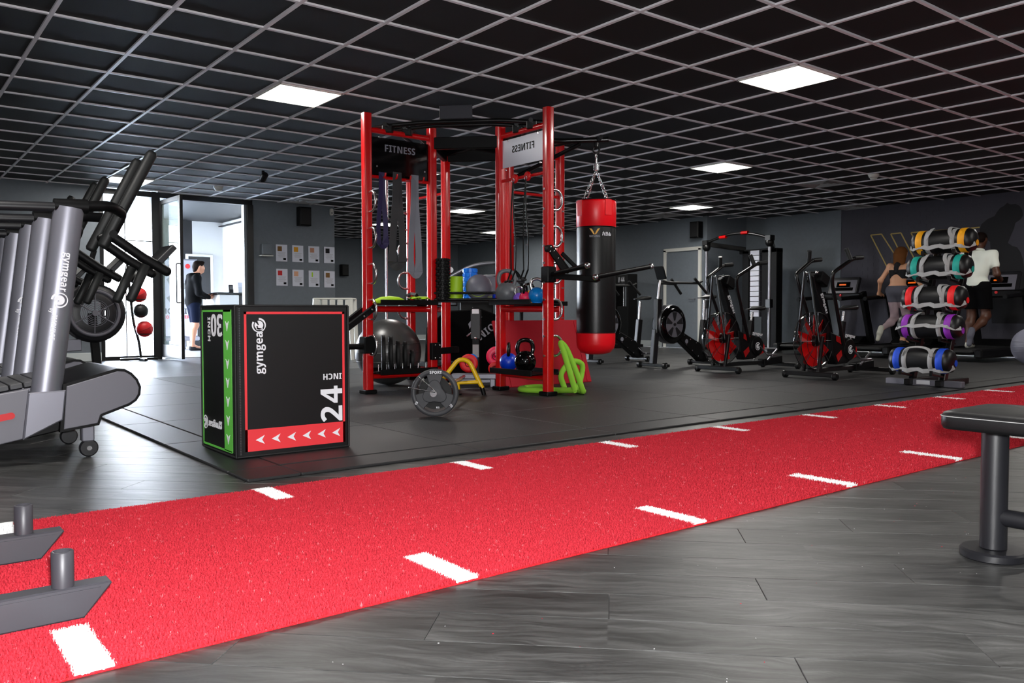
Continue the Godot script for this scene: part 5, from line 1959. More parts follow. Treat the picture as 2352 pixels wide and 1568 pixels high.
func build_machines() -> void:
	air_bike("", "black air bike with red fan, nearer to the turf", Vector3(8.5, 0.016, -5.07))
	air_bike("", "black air bike with red fan, beside the indoor bike", Vector3(8.5, 0.016, -6.30))
	indoor_bike("black indoor bike with grey flywheel beside the air bikes", Vector3(8.70, 0.016, -7.35))
	indoor_bike("black indoor bike half hidden behind the punching bag", Vector3(8.70, 0.016, -8.55))
	cardio_treadmill("empty black treadmill with an orange readout beside the cable machine", -8.28)
	cardio_treadmill("black treadmill with the woman running on it", -7.0)
	cardio_treadmill("black treadmill with the man in the white shirt on it", -5.62)
	# cable machine
	var t := thing("cable_machine", "black functional trainer cable machine with arched top and weight stack", "cable machine", Vector3(13.1, 0.0, -9.78))
	var st := S()
	for z in [-0.72, 0.72]:
		st = S()
		tube(st, V([0, 0.08, z, 0, 2.05, z]), 0.03, 12)
		part(t, "guide_post", st, M.steel)
		st = S()
		ball(st, Vector3(0, 2.02, z), Vector3(0.08, 0.09, 0.08), Basis.IDENTITY, 14)
		box(st, Vector3(0, 2.10, z), Vector3(0.14, 0.10, 0.12))
		part(t, "pulley_head", st, M.black_paint)
		st = S()
		beam(st, Vector3(0, 2.08, z), Vector3(0.7, 1.98, z * 0.45), 0.06, 0.09)
		part(t, "top_beam", st, M.black_paint)
		st = S()
		box(st, Vector3(0.0, 0.9, z), Vector3(0.10, 0.16, 0.10))
		tube(st, V([-0.03, 0.88, z, -0.05, 0.6, z]), 0.006, 6)
		part(t, "pulley_carriage", st, M.black_paint)
		st = S()
		box(st, Vector3(0.1, 0.04, z), Vector3(0.45, 0.06, 0.12))
		part(t, "foot", st, M.black_paint)
	st = S()
	tube(st, curve(V([0, 2.10, -0.72, 0, 2.20, -0.35, 0, 2.235, 0.0, 0, 2.20, 0.35, 0, 2.10, 0.72]), 6), 0.026, 10)
	part(t, "pull_up_arch", st, M.black_paint)
	st = S()
	for z in [-0.4, 0.1]: tube(st, V([0, 2.185 if z < 0 else 2.235, z, -0.02, 2.19 if z < 0 else 2.235, z + 0.16]), 0.032, 10)
	part(t, "arch_grip", st, M.fan_red)
	st = S()
	for z in [[-0.28, 0.16], [0.26, 0.34]]: box(st, Vector3(0.75, 0.98, z[0]), Vector3(0.20, 1.95, z[1]), Basis.IDENTITY, 0.01)
	box(st, Vector3(0.75, 1.93, 0), Vector3(0.20, 0.08, 0.86))
	box(st, Vector3(0.75, 0.05, 0), Vector3(0.30, 0.08, 0.86))
	part(t, "stack_tower", st, M.black_satin)
	for k in 13:
		st = S()
		box(st, Vector3(0.70, 0.70 + 0.1 * k, -0.06), Vector3(0.12, 0.094, 0.22), Basis.IDENTITY, 0.004)
		var pl := part(t, "stack_plate", st, M.silver)
		st = S()
		box(st, Vector3(0.638, 0.70 + 0.1 * k, -0.06), Vector3(0.003, 0.085, 0.19), Basis.IDENTITY, 0.0)
		part(pl, "number_plate", st, M.paper)
	# selectorised machine by the far wall
	t = thing("weight_machine", "black selector weight machine by the wall, right of the punching bag", "weight machine", Vector3(12.9, 0.0, -12.5), -20.0)
	for z in [-0.30, 0.30]:
		st = S()
		box(st, Vector3(0, 0.78, z), Vector3(0.22, 1.54, 0.09), Basis.IDENTITY, 0.01)
		part(t, "frame_post", st, M.black_satin)
	st = S()
	box(st, Vector3(0, 1.42, 0), Vector3(0.20, 0.24, 0.56), Basis.IDENTITY, 0.01)
	var hd := part(t, "header", st, M.black_satin)
	text(hd, "V 44", 0.16, Vector3(-0.103, 1.44, 0.0), roty(-90), M.white_print, true)
	st = S()
	box(st, Vector3(-0.103, 1.34, 0.02), Vector3(0.003, 0.02, 0.3), Basis.IDENTITY, 0.0)
	part(hd, "underline", st, M.grey_print)
	st = S()
	for z in [-0.1, 0.12]: tube(st, V([0.0, 0.3, z, 0.0, 1.32, z]), 0.012, 8)
	part(t, "guide_rod", st, M.chrome)
	st = S()
	box(st, Vector3(0, 0.5, 0), Vector3(0.18, 0.75, 0.50), Basis.IDENTITY, 0.006)
	part(t, "weight_stack", st, M.black_satin)
	st = S()
	box(st, Vector3(-0.1, 0.04, 0), Vector3(0.7, 0.06, 0.7))
	part(t, "base", st, M.black_satin)
	# grey ball at the right edge
	t = thing("exercise_ball", "silver grey exercise ball cut off by the right edge", "exercise ball", Vector3(12.75, 0.0, -4.58))
	st = S()
	ball(st, Vector3(0, 0.26, 0), Vector3.ONE * 0.26, Basis.IDENTITY, 32)
	part(t, "shell", st, M.bosu_grey)
	st = S()
	for k in 3: torus(st, Vector3(0, 0.26 + 0.07 * (k - 1), 0), sqrt(0.0676 - 0.0049 * (k - 1) * (k - 1)), 0.003, Basis.IDENTITY, 32, 5)
	part(t, "rib", st, M.bosu_grey)

func build_centre_back() -> void:
	# dark equipment seen through the rig
	var st: SurfaceTool
	var t := thing("bench_stand", "black adjustable support post with white tags standing inside the rig", "support stand", Vector3(4.98, 0.016, -6.95), -42.0)
	st = S()
	box(st, Vector3(0, 0.40, 0), Vector3(0.075, 0.76, 0.06))
	part(t, "post", st, M.black_satin)
	st = S()
	box(st, Vector3(0, 0.60, 0), Vector3(0.10, 0.30, 0.085))
	part(t, "sleeve", st, M.dark_plastic)
	st = S()
	box(st, Vector3(0, 0.735, 0.045), Vector3(0.07, 0.045, 0.003), Basis.IDENTITY, 0.0)
	part(t, "tag", st, M.white_print)
	st = S()
	box(st, Vector3(0, 0.33, 0.032), Vector3(0.065, 0.13, 0.003), Basis.IDENTITY, 0.0)
	part(t, "tag", st, M.strap_grey)
	st = S()
	box(st, Vector3(0, 0.02, 0), Vector3(0.5, 0.04, 0.10))
	part(t, "base", st, M.silver)
	st = S()
	tube(st, V([-0.04, 0.52, 0.03, -0.09, 0.48, 0.06]), 0.008, 8)
	ball(st, Vector3(0, 0.46, 0.05), Vector3.ONE * 0.018, Basis.IDENTITY, 10)
	part(t, "pin", st, M.chrome)
	# dark leaning equipment case
	t = thing("gear_bag", "large black leaning gear bag with grey diagonal lettering behind the rig shelf", "gear bag", Vector3(5.22, 0.016, -7.36), -40.0)
	st = S()
	extrude(st, P2([-0.52, 0.0, 0.42, 0.0, 0.46, 0.30, 0.36, 0.66, 0.10, 0.76, -0.30, 0.74, -0.50, 0.55]), 0.20, Vector3.ZERO, rotx(-8), true, 0.02)
	var bag := part(t, "body", st, M.black_matte)
	text(bag, "OIME", 0.11, Vector3(0.13, 0.50, 0.045), rotx(-8) * rotz(38 + 180), M.grey_print, true)
	st = S()
	extrude(st, P2([-0.09, 0.0, 0.0, 0.05, 0.1, 0.02, 0.02, 0.075, -0.07, 0.055]), 0.002, Vector3(0.05, 0.60, 0.032), rotx(-8) * rotz(38))
	part(bag, "print", st, M.grey_print)
	# dumbbells on a low rack
	t = thing("dumbbell_rack", "low black rack with grey rail behind the yellow landmine base", "rack", Vector3(4.72, 0.016, -6.62), -42.0)
	st = S()
	box(st, Vector3(0, 0.10, 0.0), Vector3(0.44, 0.05, 0.10))
	for s in [-1, 1]: box(st, Vector3(0.19 * s, 0.04, 0), Vector3(0.05, 0.08, 0.2))
	part(t, "frame", st, M.silver)
	var k := 0
	for q in [["red bumper plate lying on the low rack behind the yellow base", M.ball_red, Vector3(4.64, 0.156, -6.60), 0.09], ["pink round weight leaning on the right tower's inner post", M.pink, Vector3(4.99, 0.20, -6.62), 0.10], ["red round weight under the pink one behind the right tower", M.ball_red, Vector3(4.92, 0.12, -6.55), 0.065], ["blue round weight behind the support post's foot", M.sky_blue, Vector3(4.86, 0.21, -6.85), 0.055]]:
		t = thing("round_weight", q[0], "weight", q[2], -42.0, "round weights inside the rig")
		st = S()
		var r: float = q[3]
		lathe(st, [[0.012, -0.018], [r * 0.8, -0.022], [r, -0.012], [r, 0.012], [r * 0.8, 0.022], [0.012, 0.018], [0.012, -0.018]], Vector3(0, r, 0), rotx(84), 24)
		part(t, "disc", st, q[1])
		st = S()
		torus(st, Vector3(0, r, 0.018), r * 0.35, 0.004, rotx(84), 18, 5)
		part(t, "ring", st, M.black_satin)
		k += 1
	# upright bars at the rear arm
	for q in [["chrome barbell standing upright behind the left tower's bands", 4.52, -7.98], ["second chrome barbell standing upright behind the left rig tower", 4.84, -8.02]]:
		t = thing("upright_barbell", q[0], "barbell", Vector3(q[1], 0.016, q[2]), 0.0, "barbells standing behind the rig")
		st = S()
		tube(st, V([0, 0.42, 0, 0, 1.74, 0]), 0.014, 12)
		part(t, "shaft", st, M.chrome)
		st = S()
		tube(st, V([0, 0.0, 0, 0, 0.41, 0]), 0.025, 14)
		tube(st, V([0, 1.75, 0, 0, 2.16, 0]), 0.025, 14)
		part(t, "sleeve", st, M.chrome)
		st = S()
		for y in [0.42, 1.745]: cyl(st, Vector3(0, y, 0), 0.034, 0.02, Basis.IDENTITY, 16)
		part(t, "collar", st, M.steel)
		st = S()
		lathe(st, [[0.0, 0.0], [0.12, 0.0], [0.115, 0.02], [0.04, 0.05], [0.032, 0.22], [0.026, 0.22], [0.026, 0.0]], Vector3.ZERO, Basis.IDENTITY, 20)
		part(t, "floor_holder", st, M.black_paint)
	# dark cable station seen far behind the rig
	t = thing("cable_station", "dark cable station with silver pulley arms far behind the rig shelf", "cable machine", Vector3(8.0, 0.0, -11.4), -38.0)
	st = S()
	box(st, Vector3(0.15, 0.65, 0), Vector3(0.55, 1.26, 0.35), Basis.IDENTITY, 0.02)
	part(t, "stack_cover", st, M.black_satin)
	st = S()
	box(st, Vector3(0.15, 1.05, 0.178), Vector3(0.28, 0.03, 0.004), Basis.IDENTITY, 0.0)
	part(t, "print", st, M.grey_print)
	text(t, "GYM", 0.16, Vector3(0.12, 1.15, 0.178), Basis.IDENTITY, M.strap_grey, true)
	st = S()
	tube(st, curve(V([-0.35, 1.30, 0.1, 0.1, 1.52, 0.1, 0.6, 1.58, 0.1]), 5), 0.03, 10)
	tube(st, V([-0.35, 1.30, 0.1, 0.55, 1.36, 0.1]), 0.022, 8)
	part(t, "pulley_arm", st, M.silver)
	st = S()
	cyl(st, Vector3(-0.28, 1.45, 0.1), 0.05, 0.03, rotx(90), 18)
	part(t, "pulley", st, M.steel)
	st = S()
	cyl(st, Vector3(-0.35, 1.29, 0.1), 0.035, 0.03, rotx(90), 18)
	part(t, "pulley", st, M.steel)
	st = S()
	tube(st, V([0.5, 0.03, 0, 0.62, 1.62, 0]), 0.04, 10)
	beam(st, Vector3(-0.4, 0.05, 0), Vector3(0.8, 0.05, 0), 0.5, 0.08)
	part(t, "frame", st, M.black_satin)
	t = thing("cross_trainer", "black cross trainer with a tall curved arm behind the right rig tower", "cross trainer", Vector3(9.65, 0.0, -12.1), -38.0)
	st = S()
	tube(st, bend(V([-0.25, 1.62, 0, -0.05, 1.50, 0, 0.05, 1.35, 0, 0.05, 0.2, 0]), 0.1), 0.035, 10)
	part(t, "arm", st, M.black_satin)
	st = S()
	box(st, Vector3(0.3, 0.30, 0), Vector3(1.0, 0.5, 0.4), Basis.IDENTITY, 0.05)
	part(t, "drive_housing", st, M.black_satin)
	st = S()
	box(st, Vector3(0.05, 1.34, 0), Vector3(0.12, 0.12, 0.10))
	part(t, "joint", st, M.dark_plastic)
# ---------------------------------------------------------------- people
# blends tapered capsules [a, b, ra, rb] into one skin by surface nets
func skin(st: SurfaceTool, bones: Array, cell: float, k: float, clips := []) -> void:
	var lo := Vector3.ONE * 1e9
	var hi := Vector3.ONE * -1e9
	for q in bones:
		for e in [[q[0], q[2]], [q[1], q[3]]]:
			lo = lo.min(e[0] - Vector3.ONE * (e[1] + cell * 3.0)); hi = hi.max(e[0] + Vector3.ONE * (e[1] + cell * 3.0))
	var nx := int((hi.x - lo.x) / cell) + 2
	var ny := int((hi.y - lo.y) / cell) + 2
	var nz := int((hi.z - lo.z) / cell) + 2
	var g := PackedFloat32Array()
	g.resize(nx * ny * nz)
	g.fill(1.0)
	for q in bones:
		var a: Vector3 = q[0]
		var ab: Vector3 = q[1] - a
		var ra: float = q[2]
		var rb: float = q[3]
		var l2 := maxf(ab.length_squared(), 1e-9)
		var m := maxf(ra, rb) + k + cell * 2.0
		var b0: Vector3 = (a.min(q[1]) - Vector3.ONE * m - lo) / cell
		var b1: Vector3 = (a.max(q[1]) + Vector3.ONE * m - lo) / cell
		for x in range(maxi(0, int(b0.x)), mini(nx, int(b1.x) + 2)):
			for y in range(maxi(0, int(b0.y)), mini(ny, int(b1.y) + 2)):
				var base := (x * ny + y) * nz
				for z in range(maxi(0, int(b0.z)), mini(nz, int(b1.z) + 2)):
					var p := lo + Vector3(x, y, z) * cell - a
					var t := clampf(p.dot(ab) / l2, 0.0, 1.0)
					var d := (p - ab * t).length() - lerpf(ra, rb, t)
					var o := g[base + z]
					var h := maxf(k - absf(o - d), 0.0) / k
					g[base + z] = minf(o, d) - h * h * k * 0.25
	if clips.size():
		for x in nx:
			for y in ny:
				for z in nz:
					var p := lo + Vector3(x, y, z) * cell
					var i := (x * ny + y) * nz + z
					if g[i] < cell * 3.0:
						for c in clips: g[i] = maxf(g[i], c.distance_to(p))
	var verts := {}
	smooth(st)
	var sx := ny * nz
	for x in nx - 1:
		for y in ny - 1:
			var row := (x * ny + y) * nz
			for z in nz - 1:
				var i := row + z
				var c0 := g[i]
				if c0 > cell * 2.0 or c0 < -cell * 2.0: continue
				var v := [c0, g[i + sx], g[i + nz], g[i + sx + nz], g[i + 1], g[i + sx + 1], g[i + nz + 1], g[i + sx + nz + 1]]
				var s := 0
				for j in 8:
					if v[j] < 0.0: s += 1
				if s == 0 or s == 8: continue
				var sum := Vector3.ZERO
				var n := 0
				for e in EDGES:
					var va: float = v[e[0]]
					var vb: float = v[e[1]]
					if (va < 0.0) != (vb < 0.0):
						var f := va / (va - vb)
						var pa := Vector3(e[0] & 1, (e[0] >> 1) & 1, e[0] >> 2)
						var pb := Vector3(e[1] & 1, (e[1] >> 1) & 1, e[1] >> 2)
						sum += pa.lerp(pb, f); n += 1
				verts[i] = lo + (Vector3(x, y, z) + sum / n) * cell
	for i in verts:
		var inside := g[i] < 0.0
		for ax in 3:
			var st1: int = [sx, nz, 1][ax]
			if (g[i + st1] < 0.0) == inside: continue
			var u: int = [nz, 1, sx][ax]
			var w: int = [1, sx, nz][ax]
			if not (verts.has(i - u) and verts.has(i - w) and verts.has(i - u - w)): continue
			if inside: quad(st, verts[i], verts[i - u], verts[i - u - w], verts[i - w])
			else: quad(st, verts[i], verts[i - w], verts[i - u - w], verts[i - u])

const EDGES := [[0, 1], [2, 3], [4, 5], [6, 7], [0, 2], [1, 3], [4, 6], [5, 7], [0, 4], [1, 5], [2, 6], [3, 7]]

func hand(st: SurfaceTool, wrist: Vector3, dir: Vector3, palm_n: Vector3, side: float, curl: float) -> Array:
	# returns palm bones; fingers are short tapered chains rooted in the palm
	var d := dir.normalized()
	var n := (palm_n - d * palm_n.dot(d)).normalized()
	var a := d.cross(n).normalized() * side
	var bones := [[wrist, wrist + d * 0.04, 0.026, 0.030], [wrist + d * 0.04 - a * 0.018, wrist + d * 0.085 - a * 0.022, 0.018, 0.014], [wrist + d * 0.04 + a * 0.018, wrist + d * 0.085 + a * 0.022, 0.018, 0.014], [wrist + d * 0.04, wrist + d * 0.085, 0.018, 0.014]]
	for f in 4:
		var o: float = [0.03, 0.01, -0.01, -0.029][f]
		var l: float = [0.072, 0.08, 0.074, 0.058][f]
		var p := wrist + d * 0.08 + a * o
		var pts := [p]
		var dd := d
		for j in 3:
			dd = (dd + n * curl * 0.55).normalized()
			p += dd * l / 3.0 * [1.2, 1.0, 0.8][j]
			pts.append(p)
		taper(st, pts, [0.0098, 0.009, 0.0082, 0.0065], 8)
	var q := wrist + d * 0.03 + a * 0.026
	taper(st, [q, q + d * 0.02 + a * 0.025, q + d * 0.045 + a * 0.032 + n * 0.012, q + d * 0.064 + a * 0.028 + n * 0.02], [0.013, 0.012, 0.0105, 0.008], 8)
	return bones

func head_bones(c: Vector3, f: Vector3) -> Array:
	# c: centre of the skull, f: where the face looks
	f = f.normalized()
	var s := f.cross(Vector3.UP).normalized()
	var u := s.cross(f).normalized()
	return [[c - f * 0.022 + u * 0.015, c + f * 0.025 + u * 0.01, 0.085, 0.08], [c + f * 0.03 - u * 0.05, c + f * 0.055 - u * 0.085, 0.058, 0.034], [c + f * 0.088 + u * 0.0, c + f * 0.108 - u * 0.028, 0.008, 0.014], [c + s * 0.078 - u * 0.012, c + s * 0.084 + u * 0.02 - f * 0.008, 0.010, 0.014], [c - s * 0.078 - u * 0.012, c - s * 0.084 + u * 0.02 - f * 0.008, 0.010, 0.014], [c + f * 0.082 - u * 0.06 - s * 0.012, c + f * 0.082 - u * 0.06 + s * 0.012, 0.010, 0.010], [c + f * 0.075 + u * 0.03 - s * 0.035, c + f * 0.075 + u * 0.03 + s * 0.035, 0.012, 0.012]]

func face(t: Node, c: Vector3, f: Vector3) -> void:
	f = f.normalized()
	var s := f.cross(Vector3.UP).normalized()
	var u := s.cross(f).normalized()
	var st := S()
	for k in [-1, 1]: ball(st, c + f * 0.079 + u * 0.008 + s * 0.031 * k, Vector3(0.012, 0.007, 0.012), Basis.IDENTITY, 10)
	part(t, "eyes", st, M.hair_dark)

func build_people() -> void:
	# ---- woman running, back to the camera; +x ahead, -z her left
	var t := thing("person", "woman with brown hair running on a treadmill, dark crop top, grey leggings", "person", Vector3(13.75, 0.182, -7.0))
	var st := S()
	var SL := Vector3(0.07, 1.335, -0.165); var SR := Vector3(0.07, 1.335, 0.165)
	var EL := Vector3(-0.02, 1.09, -0.29); var ER := Vector3(0.02, 1.11, 0.31)
	var WL := Vector3(0.14, 0.875, -0.395); var WR := Vector3(0.16, 0.875, 0.40)
	var KR := Vector3(0.12, 0.47, 0.10); var AR := Vector3(0.0, 0.09, 0.10)
	var KL := Vector3(0.06, 0.47, -0.07); var AL := Vector3(-0.30, 0.27, -0.12)
	var arms := [[Vector3(0.06, 1.30, -0.10), SL, 0.06, 0.052], [Vector3(0.06, 1.30, 0.10), SR, 0.06, 0.052], [SL, EL, 0.046, 0.037], [SR, ER, 0.046, 0.037], [EL, WL, 0.037, 0.025], [ER, WR, 0.037, 0.025]]
	var torso := [[Vector3(0.0, 0.93, -0.055), Vector3(0.0, 0.93, 0.055), 0.118, 0.118], [Vector3(0.0, 0.95, 0), Vector3(0.02, 1.10, 0), 0.115, 0.105], [Vector3(0.02, 1.10, -0.035), Vector3(0.04, 1.26, -0.06), 0.09, 0.095], [Vector3(0.02, 1.10, 0.035), Vector3(0.04, 1.26, 0.06), 0.09, 0.095], [Vector3(0.05, 1.28, 0), Vector3(0.08, 1.42, 0), 0.09, 0.048]]
	var legs := [[Vector3(0.0, 0.90, 0.085), KR, 0.096, 0.056], [KR, KR.lerp(AR, 0.3) + Vector3(-0.03, 0, 0), 0.056, 0.056], [KR.lerp(AR, 0.3) + Vector3(-0.03, 0, 0), AR, 0.056, 0.034], [Vector3(0.0, 0.90, -0.085), KL, 0.096, 0.056], [KL, KL.lerp(AL, 0.3) + Vector3(0, -0.03, 0), 0.056, 0.056], [KL.lerp(AL, 0.3) + Vector3(0, -0.03, 0), AL, 0.056, 0.034]]
	var hc := Vector3(0.12, 1.535, 0)
	var bones := torso + arms + legs + head_bones(hc, Vector3(1, -0.05, 0))
	bones += hand(st, WL, Vector3(0.7, -0.2, -0.1), Vector3(0, -1, 0), -1.0, 0.6) + hand(st, WR, Vector3(0.7, -0.2, 0.1), Vector3(0, -1, 0), 1.0, 0.6)
	bones += [[AR, AR + Vector3(0.15, -0.055, 0.01), 0.034, 0.03], [AL, AL + Vector3(-0.05, -0.15, -0.02), 0.034, 0.03]]
	skin(st, bones, 0.0125, 0.045)
	part(t, "body", st, M.skin_tan)
	face(t, hc, Vector3(1, -0.05, 0))
	st = S()
	var fat := []
	for b in [[Vector3(0.02, 1.10, -0.035), Vector3(0.04, 1.26, -0.06), 0.096, 0.102], [Vector3(0.02, 1.10, 0.035), Vector3(0.04, 1.26, 0.06), 0.096, 0.102]]: fat.append(b)
	skin(st, fat, 0.0125, 0.04, [Plane(Vector3.UP, 1.27), Plane(Vector3.DOWN, -1.115)])
	skin(st, [[Vector3(-0.045, 1.24, 0), Vector3(-0.02, 1.37, 0), 0.045, 0.03], [Vector3(0.02, 1.38, -0.05), Vector3(-0.04, 1.30, 0.0), 0.025, 0.03], [Vector3(0.02, 1.38, 0.05), Vector3(-0.04, 1.30, 0.0), 0.025, 0.03]], 0.0125, 0.03)
	part(t, "crop_top", st, M.cloth_charcoal)
	st = S()
	fat = [[Vector3(0.0, 0.93, -0.055), Vector3(0.0, 0.93, 0.055), 0.124, 0.124], [Vector3(0.0, 0.95, 0), Vector3(0.01, 1.02, 0), 0.122, 0.115]]
	for b in [legs[0], legs[3]]: fat.append([b[0], b[1], b[2] + 0.008, b[3] + 0.008])
	skin(st, fat, 0.0125, 0.045, [Plane(Vector3.UP, 1.0), Plane(Vector3.DOWN, -0.72)])
	part(t, "shorts", st, M.cloth_grey)
	st = S()
	fat = []
	for b in legs: fat.append([b[0], b[1], b[2] + 0.004, b[3] + 0.004])
	skin(st, fat, 0.0125, 0.045, [Plane(Vector3.UP, 0.80)])
	part(t, "leggings", st, M.cloth_pale)
	st = S()
	skin(st, [[hc + Vector3(-0.03, 0.03, 0), hc + Vector3(0.0, 0.035, 0), 0.10, 0.097], [hc + Vector3(-0.06, -0.02, -0.02), hc + Vector3(-0.09, -0.19, -0.03), 0.085, 0.055], [hc + Vector3(-0.06, -0.02, 0.03), hc + Vector3(-0.085, -0.17, 0.05), 0.08, 0.05], [hc + Vector3(-0.07, -0.1, 0.0), hc + Vector3(-0.09, -0.24, 0.01), 0.06, 0.03]], 0.0125, 0.03)
	part(t, "hair", st, M.hair_brown)
	st = S()
	skin(st, [[AR + Vector3(-0.03, -0.05, 0), AR + Vector3(0.16, -0.06, 0.012), 0.038, 0.03], [AR, AR + Vector3(0.02, -0.04, 0), 0.04, 0.042]], 0.011, 0.03, [Plane(Vector3.DOWN, 0.0)])
	part(t, "shoe", st, M.cloth_charcoal)
	st = S()
	skin(st, [[AL + Vector3(0.01, 0.03, 0), AL + Vector3(-0.06, -0.17, -0.02), 0.042, 0.034], [AL, AL + Vector3(-0.04, -0.06, 0), 0.042, 0.044]], 0.011, 0.03)
	part(t, "shoe", st, M.shoe_white)
	# ---- man in a white polo shirt running beside her
	t = thing("person", "man in a white polo shirt and black shorts running on a treadmill", "person", Vector3(13.45, 0.182, -5.62))
	st = S()
	SL = Vector3(0.06, 1.43, -0.20); SR = Vector3(0.06, 1.43, 0.20)
	EL = Vector3(-0.02, 1.15, -0.30); ER = Vector3(0.0, 1.13, 0.29)
	WL = Vector3(0.20, 1.10, -0.26); WR = Vector3(0.22, 1.05, 0.25)
	KL = Vector3(0.10, 0.50, -0.10); AL = Vector3(0.0, 0.09, -0.10)
	KR = Vector3(0.10, 0.50, 0.11); AR = Vector3(-0.28, 0.26, 0.06)
	arms = [[Vector3(0.05, 1.39, -0.12), SL, 0.075, 0.065], [Vector3(0.05, 1.39, 0.12), SR, 0.075, 0.065], [SL, EL, 0.058, 0.045], [SR, ER, 0.058, 0.045], [EL, WL, 0.045, 0.030], [ER, WR, 0.045, 0.030]]
	torso = [[Vector3(0.0, 0.97, -0.06), Vector3(0.0, 0.97, 0.06), 0.115, 0.115], [Vector3(0.0, 1.0, 0), Vector3(0.02, 1.20, 0), 0.125, 0.13], [Vector3(0.02, 1.18, -0.06), Vector3(0.04, 1.36, -0.09), 0.10, 0.11], [Vector3(0.02, 1.18, 0.06), Vector3(0.04, 1.36, 0.09), 0.10, 0.11], [Vector3(0.05, 1.40, 0), Vector3(0.08, 1.53, 0), 0.09, 0.06]]
	legs = [[Vector3(0.0, 0.94, 0.095), KR, 0.10, 0.062], [KR, KR.lerp(AR, 0.3) + Vector3(0, -0.03, 0), 0.062, 0.062], [KR.lerp(AR, 0.3) + Vector3(0, -0.03, 0), AR, 0.062, 0.038], [Vector3(0.0, 0.94, -0.095), KL, 0.10, 0.062], [KL, KL.lerp(AL, 0.3) + Vector3(-0.03, 0, 0), 0.062, 0.062], [KL.lerp(AL, 0.3) + Vector3(-0.03, 0, 0), AL, 0.062, 0.038]]
	hc = Vector3(0.12, 1.655, 0)
	bones = torso + arms + legs + head_bones(hc, Vector3(1, -0.1, 0.2))
	bones += hand(st, WL, Vector3(0.8, 0.1, 0.3), Vector3(0, -0.3, 1), -1.0, 1.0) + hand(st, WR, Vector3(0.8, 0.1, -0.3), Vector3(0, -0.3, -1), 1.0, 1.0)
	bones += [[AL, AL + Vector3(0.16, -0.055, -0.01), 0.036, 0.032], [AR, AR + Vector3(-0.06, -0.16, 0.0), 0.036, 0.032]]
	skin(st, bones, 0.0125, 0.045)
	part(t, "body", st, M.skin_dark)
	face(t, hc, Vector3(1, -0.1, 0.2))
	st = S()
	fat = []
	for b in torso: fat.append([b[0], b[1], b[2] + 0.012, b[3] + 0.012])
	fat += [[arms[0][0], SL, 0.085, 0.075], [arms[1][0], SR, 0.085, 0.075], [SL, SL.lerp(EL, 0.55), 0.07, 0.066], [SR, SR.lerp(ER, 0.55), 0.07, 0.066]]
	skin(st, fat, 0.0125, 0.045, [Plane(Vector3.UP, 1.50), Plane(Vector3.DOWN, -0.955)])
	torus(st, Vector3(0.075, 1.505, 0), 0.066, 0.016, rotz(-12), 20, 8)
	part(t, "polo_shirt", st, M.cloth_white)
	st = S()
	fat = [[Vector3(0.0, 0.97, -0.06), Vector3(0.0, 0.97, 0.06), 0.124, 0.124]]
	for b in [legs[0], legs[3]]: fat.append([b[0], b[0].lerp(b[1], 0.85), b[2] + 0.02, b[3] + 0.035])
	skin(st, fat, 0.0125, 0.045, [Plane(Vector3.UP, 1.02), Plane(Vector3.DOWN, -0.60)])
	part(t, "shorts", st, M.cloth_black)
	st = S()
	skin(st, [[hc + Vector3(-0.025, 0.035, 0), hc + Vector3(0.015, 0.045, 0), 0.094, 0.088]], 0.0125, 0.03, [Plane(Vector3(0.6, -0.8, 0).normalized(), (hc + Vector3(0.0, -0.01, 0)).dot(Vector3(0.6, -0.8, 0).normalized()))])
	part(t, "hair", st, M.hair_dark)
	st = S()
	skin(st, [[AL + Vector3(-0.03, -0.05, 0), AL + Vector3(0.18, -0.06, -0.012), 0.04, 0.032], [AL, AL + Vector3(0.02, -0.04, 0), 0.044, 0.044]], 0.011, 0.03, [Plane(Vector3.DOWN, 0.0)])
	part(t, "shoe", st, M.shoe_white)
	st = S()
	skin(st, [[AR + Vector3(0.01, 0.03, 0), AR + Vector3(-0.07, -0.19, 0.0), 0.044, 0.036], [AR, AR + Vector3(-0.04, -0.06, 0), 0.044, 0.046]], 0.011, 0.03)
	part(t, "shoe", st, M.cloth_grey)
	# ---- man standing at the reception desk, facing +x and looking down
	t = thing("person", "man in a black hoodie and navy shorts standing at the reception desk", "person", Vector3(5.17, 0.004, -16.75))
	st = S()
	SL = Vector3(0.0, 1.42, -0.19); SR = Vector3(0.0, 1.42, 0.19)
	EL = Vector3(0.02, 1.13, -0.24); ER = Vector3(0.02, 1.13, 0.24)
	WL = Vector3(0.25, 1.05, -0.10); WR = Vector3(0.25, 1.05, 0.11)
	KL = Vector3(0.03, 0.50, -0.09); AL = Vector3(-0.02, 0.09, -0.10)
	KR = Vector3(-0.01, 0.50, 0.10); AR = Vector3(-0.08, 0.09, 0.11)
	arms = [[Vector3(0.0, 1.38, -0.11), SL, 0.072, 0.062], [Vector3(0.0, 1.38, 0.11), SR, 0.072, 0.062], [SL, EL, 0.055, 0.043], [SR, ER, 0.055, 0.043], [EL, WL, 0.043, 0.028], [ER, WR, 0.043, 0.028]]
	torso = [[Vector3(-0.02, 0.96, -0.055), Vector3(-0.02, 0.96, 0.055), 0.115, 0.115], [Vector3(-0.02, 1.0, 0), Vector3(-0.01, 1.20, 0), 0.12, 0.125], [Vector3(-0.01, 1.18, -0.05), Vector3(-0.02, 1.34, -0.08), 0.10, 0.105], [Vector3(-0.01, 1.18, 0.05), Vector3(-0.02, 1.34, 0.08), 0.10, 0.105], [Vector3(0.0, 1.40, 0), Vector3(0.05, 1.52, 0), 0.08, 0.056]]
